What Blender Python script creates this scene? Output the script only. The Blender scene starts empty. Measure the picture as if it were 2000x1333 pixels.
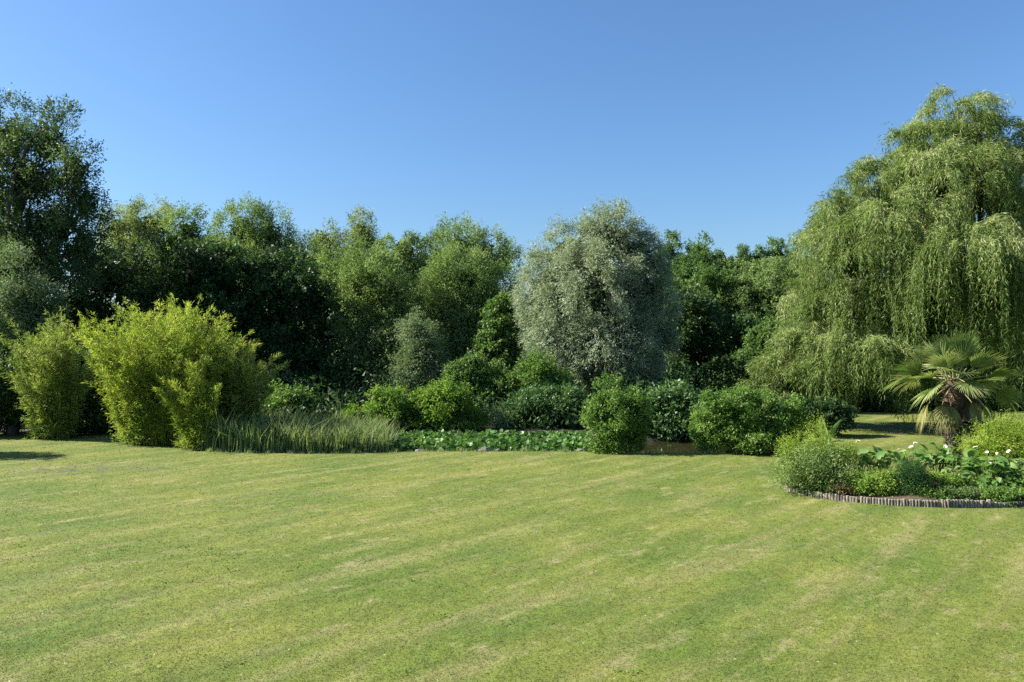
import bpy, math, random
import numpy as np
from mathutils import Vector, Matrix

# ---------------------------------------------------------------- camera, sky, sun, exposure
SC = bpy.context.scene
COL = SC.collection
F_PX, CAM_H, CX, CY = 1450.0, 3.7, 1000.0, 666.5      # photo is 2000 x 1333, level camera
cam_d = bpy.data.cameras.new('camera'); cam = bpy.data.objects.new('camera', cam_d); COL.objects.link(cam)
cam_d.sensor_width = 36.0; cam_d.lens = 36.0 * F_PX / 2000.0
cam_d.clip_start = 0.1; cam_d.clip_end = 3000
cam.location = (0, 0, CAM_H); cam.rotation_euler = (math.radians(90), 0, 0)
SC.camera = cam

SUN_EL, SUN_AZ = 36.0, -86.0      # azimuth clockwise from +Y (view direction): the sun stands to the left
az, el = math.radians(SUN_AZ), math.radians(SUN_EL)
sun_dir = Vector((math.sin(az) * math.cos(el), math.cos(az) * math.cos(el), math.sin(el)))
world = bpy.data.worlds.new('World'); SC.world = world; world.use_nodes = True
wn = world.node_tree.nodes; wl = world.node_tree.links; wn.clear()
sky = wn.new('ShaderNodeTexSky'); sky.sky_type = 'NISHITA'; sky.sun_disc = False
sky.sun_elevation = el; sky.sun_rotation = az
sky.altitude = 0; sky.air_density = 1.3; sky.dust_density = 0.8; sky.ozone_density = 10.0
bg = wn.new('ShaderNodeBackground'); bg.inputs['Strength'].default_value = 0.062
wo = wn.new('ShaderNodeOutputWorld'); wl.new(sky.outputs[0], bg.inputs[0]); wl.new(bg.outputs[0], wo.inputs[0])
sl = bpy.data.lights.new('sun', 'SUN'); sl.energy = 5.0; sl.angle = math.radians(0.53); sl.color = (1.0, 0.93, 0.80)
so = bpy.data.objects.new('sun', sl); COL.objects.link(so)
so.rotation_euler = (-sun_dir).to_track_quat('-Z', 'Y').to_euler()
vs = SC.view_settings
vs.view_transform = 'Standard'; vs.look = 'None'; vs.exposure = 1.5; vs.gamma = 1.0; vs.use_curve_mapping = False
SC.render.engine = 'CYCLES'
cy = SC.cycles
cy.max_bounces = 6; cy.diffuse_bounces = 3; cy.glossy_bounces = 2; cy.transmission_bounces = 4; cy.transparent_max_bounces = 4
cy.caustics_reflective = False; cy.caustics_refractive = False
cy.use_denoising = False
cy.use_adaptive_sampling = True; cy.adaptive_threshold = 0.015

# ---------------------------------------------------------------- helpers
def at(px, py, d):                      # photo pixel at a distance -> world point
    return np.array([(px - CX) / F_PX * d, d, CAM_H + (CY - py) / F_PX * d])

def gnd(px, py):                        # photo pixel on the ground -> world point
    d = CAM_H * F_PX / (py - CY)
    return np.array([(px - CX) / F_PX * d, d, 0.0])

def unit(v):
    return v / np.maximum(np.linalg.norm(v, axis=-1, keepdims=True), 1e-9)

def rdir(rng, n):
    return unit(rng.normal(size=(n, 3)))

def mesh_np(name, V, Fc, k, tint=None, smooth=False):
    """V (n,3); Fc (m,k) faces of k corners; tint (m,) per face"""
    me = bpy.data.meshes.new(name)
    V = np.ascontiguousarray(V, dtype=np.float32); Fc = np.ascontiguousarray(Fc, dtype=np.int32)
    me.vertices.add(len(V)); me.vertices.foreach_set('co', V.ravel())
    me.loops.add(Fc.size); me.loops.foreach_set('vertex_index', Fc.ravel())
    me.polygons.add(len(Fc)); me.polygons.foreach_set('loop_start', np.arange(0, Fc.size, k, dtype=np.int32))
    if tint is not None:
        a = me.attributes.new('tint', 'FLOAT', 'FACE'); a.data.foreach_set('value', np.ascontiguousarray(tint, dtype=np.float32))
    me.update(calc_edges=True)
    if smooth:
        me.polygons.foreach_set('use_smooth', np.ones(len(Fc), dtype=bool))
    return me

def link(name, me, mats, parent=None, loc=None):
    o = bpy.data.objects.new(name, me); COL.objects.link(o)
    if me is not None:
        for m in (mats if isinstance(mats, (list, tuple)) else [mats]):
            if len(me.materials) < len(mats if isinstance(mats, (list, tuple)) else [mats]):
                me.materials.append(m)
    if parent is not None:
        o.parent = parent
        if loc is None:
            o.location = -Vector(parent.location)      # geometry is in world metres
    if loc is not None:
        o.location = loc
    return o

def tag(o, label=None, cat=None, group=None, kind=None):
    if label: o['label'] = label
    if cat: o['category'] = cat
    if group: o['group'] = group
    if kind: o['kind'] = kind
    return o

def thing(name, label, cat, loc, group=None):
    o = bpy.data.objects.new(name, None); COL.objects.link(o); o.location = Vector(loc); o.empty_display_size = 0.3
    return tag(o, label, cat, group)

def leaf_mesh(name, P, D, N, L, W, T, tri=False, fold=0.25):
    """each leaf one folded kite (or one triangle)"""
    D = unit(D); S = unit(np.cross(D, N)); N2 = np.cross(S, D)
    L = L[:, None]; W = W[:, None]; n = len(P)
    if tri:
        V = np.stack([P - S * W * .5, P + S * W * .5 + D * L * .15, P + D * L], 1).reshape(-1, 3)
        Fc = np.arange(n * 3).reshape(n, 3); k = 3
    else:
        m = P + D * L * .42 + N2 * W * fold
        V = np.stack([P, m + S * W * .5, P + D * L, m - S * W * .5], 1).reshape(-1, 3)
        Fc = np.arange(n * 4).reshape(n, 4); k = 4
    return mesh_np(name, V, Fc, k, T)

def tubes_mesh(name, tubes, sides=7):
    """tubes: list of (points (k,3), radii (k,))"""
    Vs, Fs, off = [], [], 0
    an = np.linspace(0, 2 * np.pi, sides, endpoint=False)
    for pts, rad in tubes:
        pts = np.asarray(pts, float); rad = np.asarray(rad, float); k = len(pts)
        t = unit(np.gradient(pts, axis=0))
        ref = np.array([0.31, 0.87, 0.38]); a = unit(np.cross(t, ref)); b = np.cross(t, a)
        ring = pts[:, None] + rad[:, None, None] * (np.cos(an)[None, :, None] * a[:, None] + np.sin(an)[None, :, None] * b[:, None])
        Vs.append(ring.reshape(-1, 3))
        i = np.arange(k - 1)[:, None] * sides; j = np.arange(sides)[None]; jn = (j + 1) % sides
        Fs.append(np.stack([i + j, i + jn, i + sides + jn, i + sides + j], -1).reshape(-1, 4) + off)
        off += k * sides
    return mesh_np(name, np.concatenate(Vs), np.concatenate(Fs), 4, smooth=True)

def limb(rng, a, b, r0, r1, bend=.12, k=7, sag=0.0):
    a = np.asarray(a, float); b = np.asarray(b, float); t = np.linspace(0, 1, k)[:, None]
    ln = np.linalg.norm(b - a)
    off = rng.normal(size=3) * bend * ln; wob = rng.normal(size=(k, 3)) * .02 * ln
    wob[0] = wob[-1] = 0
    p = a + (b - a) * t + off * np.sin(t * np.pi) * .6 + wob
    p[:, 2] += sag * ln * np.sin(t[:, 0] * np.pi)
    return p, r0 + (r1 - r0) * t[:, 0] ** .8


# ---------------------------------------------------------------- materials
MATS = {}
def new_mat(name):
    m = bpy.data.materials.new(name); m.use_nodes = True; m.node_tree.nodes.clear()
    return m, m.node_tree.nodes, m.node_tree.links

def ramp(n, stops):
    r = n.new('ShaderNodeValToRGB'); e = r.color_ramp.elements
    while len(e) < len(stops): e.new(0.5)
    for q, (p, c) in zip(e, stops):
        q.position = p; q.color = (*c, 1) if len(c) == 3 else c
    return r

def leaf_mat(name, dark, mid, light, rough=.5, spec=.35, trans=.3, patch=.6, accent=None):
    m, n, l = new_mat(name); rough = min(rough + .08, 1)
    at_ = n.new('ShaderNodeAttribute'); at_.attribute_name = 'tint'
    geo = n.new('ShaderNodeNewGeometry')
    nz = n.new('ShaderNodeTexNoise'); nz.inputs['Scale'].default_value = patch; nz.inputs['Detail'].default_value = 3
    l.new(geo.outputs['Position'], nz.inputs['Vector'])
    mth = n.new('ShaderNodeMath'); mth.operation = 'MULTIPLY_ADD'; mth.inputs[1].default_value = .7
    sub = n.new('ShaderNodeMath'); sub.operation = 'SUBTRACT'; sub.inputs[1].default_value = .5
    l.new(nz.outputs['Fac'], sub.inputs[0]); l.new(sub.outputs[0], mth.inputs[0]); l.new(at_.outputs['Fac'], mth.inputs[2])
    st = [(0.0, dark), (.5, mid), (.93, light)]
    if accent: st.append((1.0, accent))
    # ramp colours are what one side reflects; reflecting and transmitting lobes share the light, so each is scaled by its share
    st = [(q, tuple(min(v * 1.55, .9) for v in c)) for q, c in st]
    r = ramp(n, st); l.new(mth.outputs[0], r.inputs['Fac'])
    p = n.new('ShaderNodeBsdfPrincipled'); p.inputs['Roughness'].default_value = rough
    p.inputs['Specular IOR Level'].default_value = spec * .5
    l.new(r.outputs['Color'], p.inputs['Base Color'])
    tr = n.new('ShaderNodeBsdfTranslucent')
    hs = n.new('ShaderNodeMixRGB'); hs.blend_type = 'MULTIPLY'; hs.inputs['Fac'].default_value = 1
    hs.inputs['Color2'].default_value = (1.1, 1.18, .66, 1); l.new(r.outputs['Color'], hs.inputs['Color1'])
    l.new(hs.outputs[0], tr.inputs['Color'])
    mx = n.new('ShaderNodeMixShader'); mx.inputs['Fac'].default_value = min(trans + .12, .5)
    l.new(p.outputs[0], mx.inputs[1]); l.new(tr.outputs[0], mx.inputs[2])
    o = n.new('ShaderNodeOutputMaterial'); l.new(mx.outputs[0], o.inputs['Surface'])
    MATS[name] = m; return m

def bark_mat(name, c1, c2, scale=9.0, rough=.9):
    m, n, l = new_mat(name)
    geo = n.new('ShaderNodeNewGeometry'); mp = n.new('ShaderNodeMapping'); mp.inputs['Scale'].default_value = (1, 1, .25)
    nz = n.new('ShaderNodeTexNoise'); nz.inputs['Scale'].default_value = scale; nz.inputs['Detail'].default_value = 6
    l.new(geo.outputs['Position'], mp.inputs['Vector']); l.new(mp.outputs[0], nz.inputs['Vector'])
    r = ramp(n, [(.3, c1), (.7, c2)]); l.new(nz.outputs['Fac'], r.inputs['Fac'])
    p = n.new('ShaderNodeBsdfPrincipled'); p.inputs['Roughness'].default_value = rough
    l.new(r.outputs['Color'], p.inputs['Base Color'])
    b = n.new('ShaderNodeBump'); b.inputs['Strength'].default_value = .6; b.inputs['Distance'].default_value = .03
    l.new(nz.outputs['Fac'], b.inputs['Height']); l.new(b.outputs[0], p.inputs['Normal'])
    o = n.new('ShaderNodeOutputMaterial'); l.new(p.outputs[0], o.inputs['Surface'])
    MATS[name] = m; return m

leaf_mat('leaf_bamboo', (.052, .088, .013), (.158, .212, .033), (.30, .305, .065), rough=.5, trans=.34, patch=.9)
leaf_mat('leaf_bamboo_dull', (.050, .082, .018), (.135, .180, .040), (.25, .26, .08), rough=.5, trans=.32, patch=.9)
leaf_mat('leaf_weeping', (.032, .060, .013), (.100, .146, .035), (.23, .26, .12), rough=.42, spec=.5, trans=.30, patch=.5)
leaf_mat('leaf_silver', (.076, .108, .062), (.162, .196, .128), (.27, .30, .22), rough=.45, spec=.35, trans=.2, patch=.5)
leaf_mat('leaf_grey', (.042, .072, .030), (.095, .138, .066), (.17, .21, .125), rough=.5, spec=.4, trans=.25, patch=.5)
leaf_mat('leaf_willow', (.044, .078, .022), (.108, .160, .050), (.20, .25, .11), rough=.5, trans=.3, patch=.35)
leaf_mat('leaf_pale', (.062, .090, .030), (.145, .182, .070), (.25, .275, .145), rough=.5, trans=.3, patch=.35)
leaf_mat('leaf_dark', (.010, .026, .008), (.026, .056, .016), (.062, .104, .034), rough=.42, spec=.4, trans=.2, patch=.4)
leaf_mat('leaf_tall', (.018, .038, .014), (.048, .080, .032), (.115, .155, .07), rough=.45, spec=.4, trans=.28, patch=.4)
leaf_mat('leaf_alder', (.026, .056, .014), (.068, .122, .030), (.135, .19, .058), rough=.42, spec=.4, trans=.28, patch=.4)
leaf_mat('leaf_bright', (.04, .085, .012), (.095, .165, .024), (.18, .25, .045), rough=.42, spec=.45, trans=.33, patch=.6)
leaf_mat('leaf_shrub', (.032, .070, .013), (.075, .140, .025), (.16, .23, .06), rough=.38, spec=.5, trans=.28, patch=.7)
leaf_mat('leaf_gloss', (.022, .052, .016), (.052, .105, .030), (.12, .18, .07), rough=.33, spec=.6, trans=.2, patch=.7)
leaf_mat('leaf_reed', (.055, .088, .035), (.115, .160, .066), (.21, .24, .115), rough=.5, trans=.28, patch=.8, accent=(.3, .24, .14))
leaf_mat('leaf_feather', (.06, .10, .012), (.15, .22, .028), (.27, .32, .06), rough=.5, trans=.33, patch=1.2)
leaf_mat('leaf_greygreen', (.040, .070, .018), (.098, .152, .042), (.19, .235, .10), rough=.48, trans=.22, patch=1.4)
leaf_mat('leaf_conifer', (.008, .026, .007), (.019, .052, .014), (.045, .09, .026), rough=.6, trans=.1, patch=2.)
leaf_mat('leaf_cover', (.05, .10, .014), (.12, .20, .03), (.23, .28, .07), rough=.45, trans=.3, patch=2.)
leaf_mat('leaf_calla', (.035, .085, .02), (.090, .165, .042), (.19, .26, .10), rough=.34, spec=.6, trans=.28, patch=2.)
leaf_mat('leaf_lily', (.022, .055, .012), (.052, .115, .024), (.12, .19, .055), rough=.36, spec=.6, trans=.18, patch=1.5)
leaf_mat('leaf_brown', (.07, .05, .025), (.14, .10, .05), (.22, .17, .09), rough=.7, trans=.15, patch=2.)
leaf_mat('leaf_palm', (.05, .085, .025), (.11, .155, .05), (.25, .26, .12), rough=.36, spec=.55, trans=.22, patch=2.)
leaf_mat('leaf_palm_old', (.08, .088, .03), (.15, .15, .052), (.24, .22, .10), rough=.45, spec=.4, trans=.25, patch=2.)
leaf_mat('leaf_banana', (.10, .16, .05), (.16, .23, .075), (.22, .28, .11), rough=.35, spec=.5, trans=.3, patch=3.)
bark_mat('bark', (.035, .028, .02), (.11, .09, .07))
bark_mat('bark_tan', (.12, .085, .05), (.24, .18, .11))
bark_mat('culm', (.10, .12, .03), (.20, .20, .06), 14, .5)
bark_mat('palm_fibre', (.028, .017, .010), (.115, .068, .038), 26)
bark_mat('palm_bark', (.09, .08, .072), (.22, .195, .175), 18)
bark_mat('petiole', (.16, .17, .06), (.30, .29, .13), 12, .5)
bark_mat('stalk_green', (.06, .10, .025), (.12, .17, .05), 14, .5)
bark_mat('weathered_log', (.13, .112, .088), (.28, .245, .195), 30)
bark_mat('dark_log', (.06, .052, .045), (.15, .13, .11), 30)
bark_mat('stake_wood', (.30, .28, .24), (.48, .45, .40), 20)
bark_mat('stone_grey', (.07, .07, .065), (.18, .175, .16), 8)
bark_mat('soil', (.035, .024, .015), (.10, .07, .045), 12)
bark_mat('litter', (.014, .016, .008), (.036, .036, .018), 3)
bark_mat('petal_white', (.68, .67, .58), (.82, .81, .74), 20, .5)
bark_mat('petal_cream', (.62, .52, .30), (.78, .70, .48), 20, .5)
bark_mat('petal_pink', (.62, .24, .18), (.78, .42, .32), 20, .5)
bark_mat('spadix_yellow', (.6, .42, .05), (.7, .5, .08), 20, .6)

def lawn_colour(n, l):
    """grass colours on the ground plan: mower stripes, dry streaks, weeds"""
    geo = n.new('ShaderNodeNewGeometry')
    mp = n.new('ShaderNodeMapping'); mp.inputs['Rotation'].default_value = (0, 0, math.radians(-46)); l.new(geo.outputs['Position'], mp.inputs['Vector'])
    flat = n.new('ShaderNodeVectorMath'); flat.operation = 'MULTIPLY'; flat.inputs[1].default_value = (1, 1, 0); l.new(mp.outputs[0], flat.inputs[0])
    def noise(scale, vec, detail=4, rough=.55, off=0.0):
        a = n.new('ShaderNodeVectorMath'); a.operation = 'MULTIPLY_ADD'; a.inputs[1].default_value = vec; a.inputs[2].default_value = (off, off * .7, 0)
        l.new(flat.outputs[0], a.inputs[0])
        t = n.new('ShaderNodeTexNoise'); t.inputs['Scale'].default_value = scale; t.inputs['Detail'].default_value = detail; t.inputs['Roughness'].default_value = rough
        l.new(a.outputs[0], t.inputs['Vector']); return t.outputs['Fac']
    def mix(a, b, fac, mode='MIX'):
        x = n.new('ShaderNodeMixRGB'); x.blend_type = mode
        for s, v in (('Color1', a), ('Color2', b), ('Fac', fac)):
            if isinstance(v, (tuple, float, int)): x.inputs[s].default_value = (*v, 1) if isinstance(v, tuple) else v
            else: l.new(v, x.inputs[s])
        return x.outputs[0]
    def rng_(v, a, b, lo=0., hi=1.):
        m = n.new('ShaderNodeMapRange'); m.inputs[1].default_value = a; m.inputs[2].default_value = b; m.inputs[3].default_value = lo; m.inputs[4].default_value = hi
        l.new(v, m.inputs[0]); return m.outputs[0]
    broad = noise(.35, (1, 1, 0), 4)
    c = mix((.104, .151, .027), (.170, .194, .042), rng_(broad, .36, .64))
    streak = noise(1.35, (.16, 1.15, 0), 5, .62, 3.)
    c = mix(c, (.275, .250, .110), rng_(streak, .50, .72, 0, .66))
    dry = noise(2.3, (.5, 1.1, 0), 5, .68, 21.)
    c = mix(c, (.33, .280, .150), rng_(dry, .55, .72, 0, .75))
    lush = noise(.8, (.35, 1., 0), 4, .6, 11.)
    c = mix(c, (.080, .138, .028), rng_(lush, .52, .70, 0, .6))
    weed = noise(2.2, (.8, 1., 0), 5, .7, 37.)
    c = mix(c, (.055, .088, .028), rng_(weed, .63, .72, 0, .5))
    # mower passes: bands about a metre wide, wandering a little
    wv = n.new('ShaderNodeTexWave'); wv.wave_type = 'BANDS'; wv.bands_direction = 'Y'
    wv.inputs['Scale'].default_value = .30; wv.inputs['Distortion'].default_value = 3.2; wv.inputs['Detail'].default_value = 2; wv.inputs['Detail Scale'].default_value = .35
    l.new(flat.outputs[0], wv.inputs['Vector'])
    c = mix(c, (.5, .5, .5), 1.0, 'MULTIPLY')
    k = n.new('ShaderNodeMapRange'); k.inputs[3].default_value = 1.62; k.inputs[4].default_value = 1.81; l.new(wv.outputs['Fac'], k.inputs[0])
    v = n.new('ShaderNodeVectorMath'); v.operation = 'SCALE'; l.new(c, v.inputs[0]); l.new(k.outputs[0], v.inputs['Scale'])
    fine = noise(22., (1, 1, 0), 3, .7, 5.)
    v2 = n.new('ShaderNodeVectorMath'); v2.operation = 'SCALE'; l.new(v.outputs[0], v2.inputs[0]); l.new(rng_(fine, .25, .75, .84, 1.16), v2.inputs['Scale'])
    clump = noise(5.5, (1, 1, 0), 5, .75, 71.)
    v3 = n.new('ShaderNodeVectorMath'); v3.operation = 'SCALE'; l.new(v2.outputs[0], v3.inputs[0]); l.new(rng_(clump, .28, .72, .70, 1.30), v3.inputs['Scale'])
    moss = noise(3.1, (1, 1, 0), 4, .7, 93.)
    hue = mix(v3.outputs[0], (.075, .092, .040), rng_(moss, .52, .70, 0, .28))
    # worn grey moss patch on the far left of the lawn
    gx = n.new('ShaderNodeVectorMath'); gx.operation = 'MULTIPLY_ADD'; gx.inputs[1].default_value = (1 / 3.2, 1 / 1.0, 0); gx.inputs[2].default_value = (12.2 / 3.2, -21.4 / 1.0, 0)
    l.new(geo.outputs['Position'], gx.inputs[0])
    ln = n.new('ShaderNodeVectorMath'); ln.operation = 'LENGTH'; l.new(gx.outputs[0], ln.inputs[0])
    patch = noise(1.6, (1, .9, 0), 5, .7, 51.)
    pm = n.new('ShaderNodeMath'); pm.operation = 'MULTIPLY'; l.new(rng_(ln.outputs['Value'], 1.0, .55), pm.inputs[0]); l.new(rng_(patch, .50, .60, 0, .85), pm.inputs[1])
    return mix(hue, (.10, .095, .068), pm.outputs[0]), clump

def lawn_mat():
    m, n, l = new_mat('lawn_turf'); c, fine = lawn_colour(n, l)
    p = n.new('ShaderNodeBsdfPrincipled'); p.inputs['Roughness'].default_value = .9; p.inputs['Specular IOR Level'].default_value = .15
    l.new(c, p.inputs['Base Color'])
    b = n.new('ShaderNodeBump'); b.inputs['Strength'].default_value = .6; b.inputs['Distance'].default_value = .03; l.new(fine, b.inputs['Height']); l.new(b.outputs[0], p.inputs['Normal'])
    o = n.new('ShaderNodeOutputMaterial'); l.new(p.outputs[0], o.inputs['Surface']); MATS['lawn'] = m

def blade_mat():
    m, n, l = new_mat('grass_blade'); c, fine = lawn_colour(n, l)
    a = n.new('ShaderNodeAttribute'); a.attribute_name = 'tint'
    v = n.new('ShaderNodeVectorMath'); v.operation = 'SCALE'; l.new(c, v.inputs[0]); l.new(a.outputs['Fac'], v.inputs['Scale'])
    p = n.new('ShaderNodeBsdfPrincipled'); p.inputs['Roughness'].default_value = .55; p.inputs['Specular IOR Level'].default_value = .25
    l.new(v.outputs[0], p.inputs['Base Color'])
    t = n.new('ShaderNodeBsdfTranslucent'); l.new(v.outputs[0], t.inputs['Color'])
    mx = n.new('ShaderNodeMixShader'); mx.inputs['Fac'].default_value = .5; l.new(p.outputs[0], mx.inputs[1]); l.new(t.outputs[0], mx.inputs[2])
    o = n.new('ShaderNodeOutputMaterial'); l.new(mx.outputs[0], o.inputs['Surface']); MATS['blade'] = m

def water_mat():
    m, n, l = new_mat('pond_water')
    p = n.new('ShaderNodeBsdfPrincipled'); p.inputs['Base Color'].default_value = (.085, .080, .036, 1); p.inputs['Roughness'].default_value = .07
    p.inputs['IOR'].default_value = 1.33
    geo = n.new('ShaderNodeNewGeometry'); nz = n.new('ShaderNodeTexNoise'); nz.inputs['Scale'].default_value = 3.5; nz.inputs['Detail'].default_value = 4
    l.new(geo.outputs['Position'], nz.inputs['Vector'])
    b = n.new('ShaderNodeBump'); b.inputs['Strength'].default_value = .12; b.inputs['Distance'].default_value = .02; l.new(nz.outputs['Fac'], b.inputs['Height']); l.new(b.outputs[0], p.inputs['Normal'])
    r = ramp(n, [(.35, (.018, .020, .008)), (.7, (.034, .035, .015))]); l.new(nz.outputs['Fac'], r.inputs['Fac']); l.new(r.outputs[0], p.inputs['Base Color'])
    o = n.new('ShaderNodeOutputMaterial'); l.new(p.outputs[0], o.inputs['Surface']); MATS['water'] = m
lawn_mat(); blade_mat(); water_mat()

# ---------------------------------------------------------------- ground, lawn, pond, bed
def near_edge(x):
    return np.interp(x, [-12, -10.5, -8, -5, -3.6, 2.4, 3.2, 6, 8.6, 10], [25.6, 24.9, 24.45, 24.45, 24.9, 24.95, 24.5, 24.4, 24.5, 25.2]) + .05 * np.sin(x * 2.3)
def far_edge(x):
    return 29.5 + .3 * np.sin(x * .7 + 1) + .15 * np.sin(x * 2.1)
def pond_in(x, y):
    return np.minimum(np.minimum(y - near_edge(x), far_edge(x) - y), np.minimum((x + 10.8) * .7, (9.6 - x) * .7))
def lawn_limit(x):
    return np.interp(x, [-60, -20, -14, -11, -10.5, 9.4, 9.7, 11, 16, 60], [30, 30, 29.6, 27.4, 25.2, 24.8, 25.6, 32, 40, 41])
def zground(x, y):
    m = np.clip(pond_in(x, y) / .75, 0, 1)
    return -.75 * m * m * (3 - 2 * m)

BED_C, BED_R = np.array([10.2, 18.6]), np.array([3.45, 2.13])

def build_ground():
    xs = np.concatenate([-np.geomspace(900, 34, 14), np.arange(-32, 32.01, .3), np.geomspace(34, 900, 14)])
    ys = np.concatenate([np.linspace(-60, 6, 12), np.arange(7, 24, .5), np.arange(24, 31.01, .15), np.arange(31.5, 45, .5), np.geomspace(46, 1500, 16)])
    X, Y = np.meshgrid(xs, ys); V = np.stack([X, Y, zground(X, Y)], -1).reshape(-1, 3)
    nx, ny = len(xs), len(ys)
    i = np.arange(ny - 1)[:, None] * nx; j = np.arange(nx - 1)[None]
    Fc = np.stack([i + j, i + j + 1, i + nx + j + 1, i + nx + j], -1).reshape(-1, 4)
    cen = V[Fc].mean(1)
    isl = (cen[:, 1] < lawn_limit(cen[:, 0])) & (pond_in(cen[:, 0], cen[:, 1]) < .12)
    for nm, sel, mat in (('lawn', isl, 'lawn'), ('woodland_ground', ~isl, 'litter')):
        f = Fc[sel]; u, inv = np.unique(f, return_inverse=True)
        me = mesh_np(nm, V[u], inv.reshape(-1, 4), 4, smooth=True)
        tag(link(nm, me, MATS[mat]), kind='structure')
    th = np.linspace(0, 2 * np.pi, 90, endpoint=False)
    # pond water sheet
    xw = np.linspace(-10.9, 9.7, 70); rows = np.linspace(0, 1, 12)
    V = np.array([[x, near_edge(x) + .05 + (far_edge(x) - near_edge(x) - .1) * r, -.21] for r in rows for x in xw])
    i = np.arange(11)[:, None] * 70; j = np.arange(69)[None]
    Fc = np.stack([i + j, i + j + 1, i + 71 + j, i + 70 + j], -1).reshape(-1, 4)
    tag(link('pond_water', mesh_np('pond_water', V, Fc, 4), MATS['water']), kind='structure')
    # bed soil, a low mound
    rr = [0, .3, .6, .85, .97, .985]; V = [[BED_C[0], BED_C[1], .2]]; Fq = []
    for q, r in enumerate(rr[1:]):
        for t in th:
            V.append([BED_C[0] + BED_R[0] * r * math.cos(t), BED_C[1] + BED_R[1] * r * math.sin(t), (.2 - .1 * r * r + .03 * math.sin(7 * t + q)) if q < 4 else -.02])
    m = len(th)
    faces = [(0, 1 + k, 1 + (k + 1) % m) for k in range(m)]
    for q in range(len(rr) - 2):
        a = 1 + q * m
        faces += [(a + k, a + m + k, a + m + (k + 1) % m, a + (k + 1) % m) for k in range(m)]
    me = bpy.data.meshes.new('flower_bed_soil'); me.from_pydata(V, [], faces)
    tag(link('flower_bed_soil', me, MATS['soil']), kind='structure')
build_ground()

def build_grass():
    rng = np.random.default_rng(3)
    n = 400000
    u = rng.random(n)
    inv = 1 / 7.2 + u * (1 / 27.5 - 1 / 7.2); d = 1 / inv
    x = (rng.random(n) * 2 - 1) * (.79 * d + .5)
    ok = (d < lawn_limit(x) + .06) & (pond_in(x, d) < .10)
    e = ((x - BED_C[0]) / BED_R[0]) ** 2 + ((d - BED_C[1]) / BED_R[1]) ** 2
    ok &= e > 1.01
    x, d, e = x[ok], d[ok], e[ok]; n = len(x)
    edge = np.minimum(np.abs(e - 1) * 1.8, np.abs(d - near_edge(x)) * np.where((x > -10) & (x < 9.5), 1, 9))
    w = .0034 * d / 7 * rng.uniform(.8, 1.5, n) + .002
    h = rng.uniform(.005, .015, n) * (1 + (rng.random(n) < .03) * .8) * np.where(edge < .14, 1.9, 1) * (1 + .03 * (d - 8))
    a = rng.random(n) * 2 * np.pi
    S = np.stack([np.cos(a), np.sin(a), np.zeros(n)], 1)
    lean = np.stack([rng.normal(size=n) * 1.1, rng.normal(size=n) * 1.1, np.ones(n)], 1)
    P = np.stack([x, d, zground(x, d) - .003], 1)
    V = np.stack([P - S * w[:, None], P + S * w[:, None], P + lean * h[:, None]], 1).reshape(-1, 3)
    me = mesh_np('grass', V, np.arange(3 * n).reshape(n, 3), 3, rng.uniform(.85, 1.40, n))
    tag(link('grass', me, MATS['blade']), 'short mown grass blades covering the lawn', 'grass', kind='stuff')
    # daisies and clover heads, low broad-leaved weeds
    n = 90; px = rng.uniform(-100, 2100, n); py = rng.uniform(985, 1340, n)
    G = np.array([gnd(a, b) for a, b in zip(px, py)]); G[:, 2] = .045
    k = 5; P = np.repeat(G, k, 0) + rng.normal(size=(n * k, 3)) * [.006, .006, .002]
    me = leaf_mesh('daisies', P, rdir(rng, n * k) * [1, 1, .3], np.tile([0, 0, 1.], (n * k, 1)), np.full(n * k, .010), np.full(n * k, .007), np.full(n * k, .6))
    tag(link('daisies', me, MATS['petal_white']), 'tiny white clover and daisy heads dotted over the lawn', 'flowers', kind='stuff')
    n = 60; px = rng.uniform(-100, 2000, n); py = 900 + 430 * rng.random(n) ** 1.3
    px[:26] = rng.normal(360, 120, 26); py[:26] = rng.normal(1095, 22, 26)
    G = np.array([gnd(a, b) for a, b in zip(px, py)]); k = 16
    sp = np.repeat(rng.uniform(.05, .14, n), k)[:, None]
    P = np.repeat(G, k, 0) + rng.normal(size=(n * k, 3)) * sp * [1.3, .9, 0] + [0, 0, .012]
    me = leaf_mesh('lawn_weeds', P, rdir(rng, n * k) * [1, 1, .35] + [0, 0, .25], rdir(rng, n * k) * .4 + [0, 0, 1.], rng.uniform(.03, .06, n * k), rng.uniform(.014, .026, n * k), rng.uniform(.1, .8, n * k))
    tag(link('lawn_weeds', me, MATS['leaf_shrub']), 'dark broad-leaved weeds lying flat in the lawn', 'weeds', kind='stuff')
build_grass()

# ---------------------------------------------------------------- trees
def lobes_world(lobes, d):
    out = []
    for lb in lobes:
        px, py, rx, ry = lb[:4]; dd = d + (lb[4] if len(lb) > 4 else 0.0)
        s = dd / F_PX
        out.append((at(px, py, dd), np.array([rx * s, rx * s * .9, ry * s])))
    return out

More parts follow.
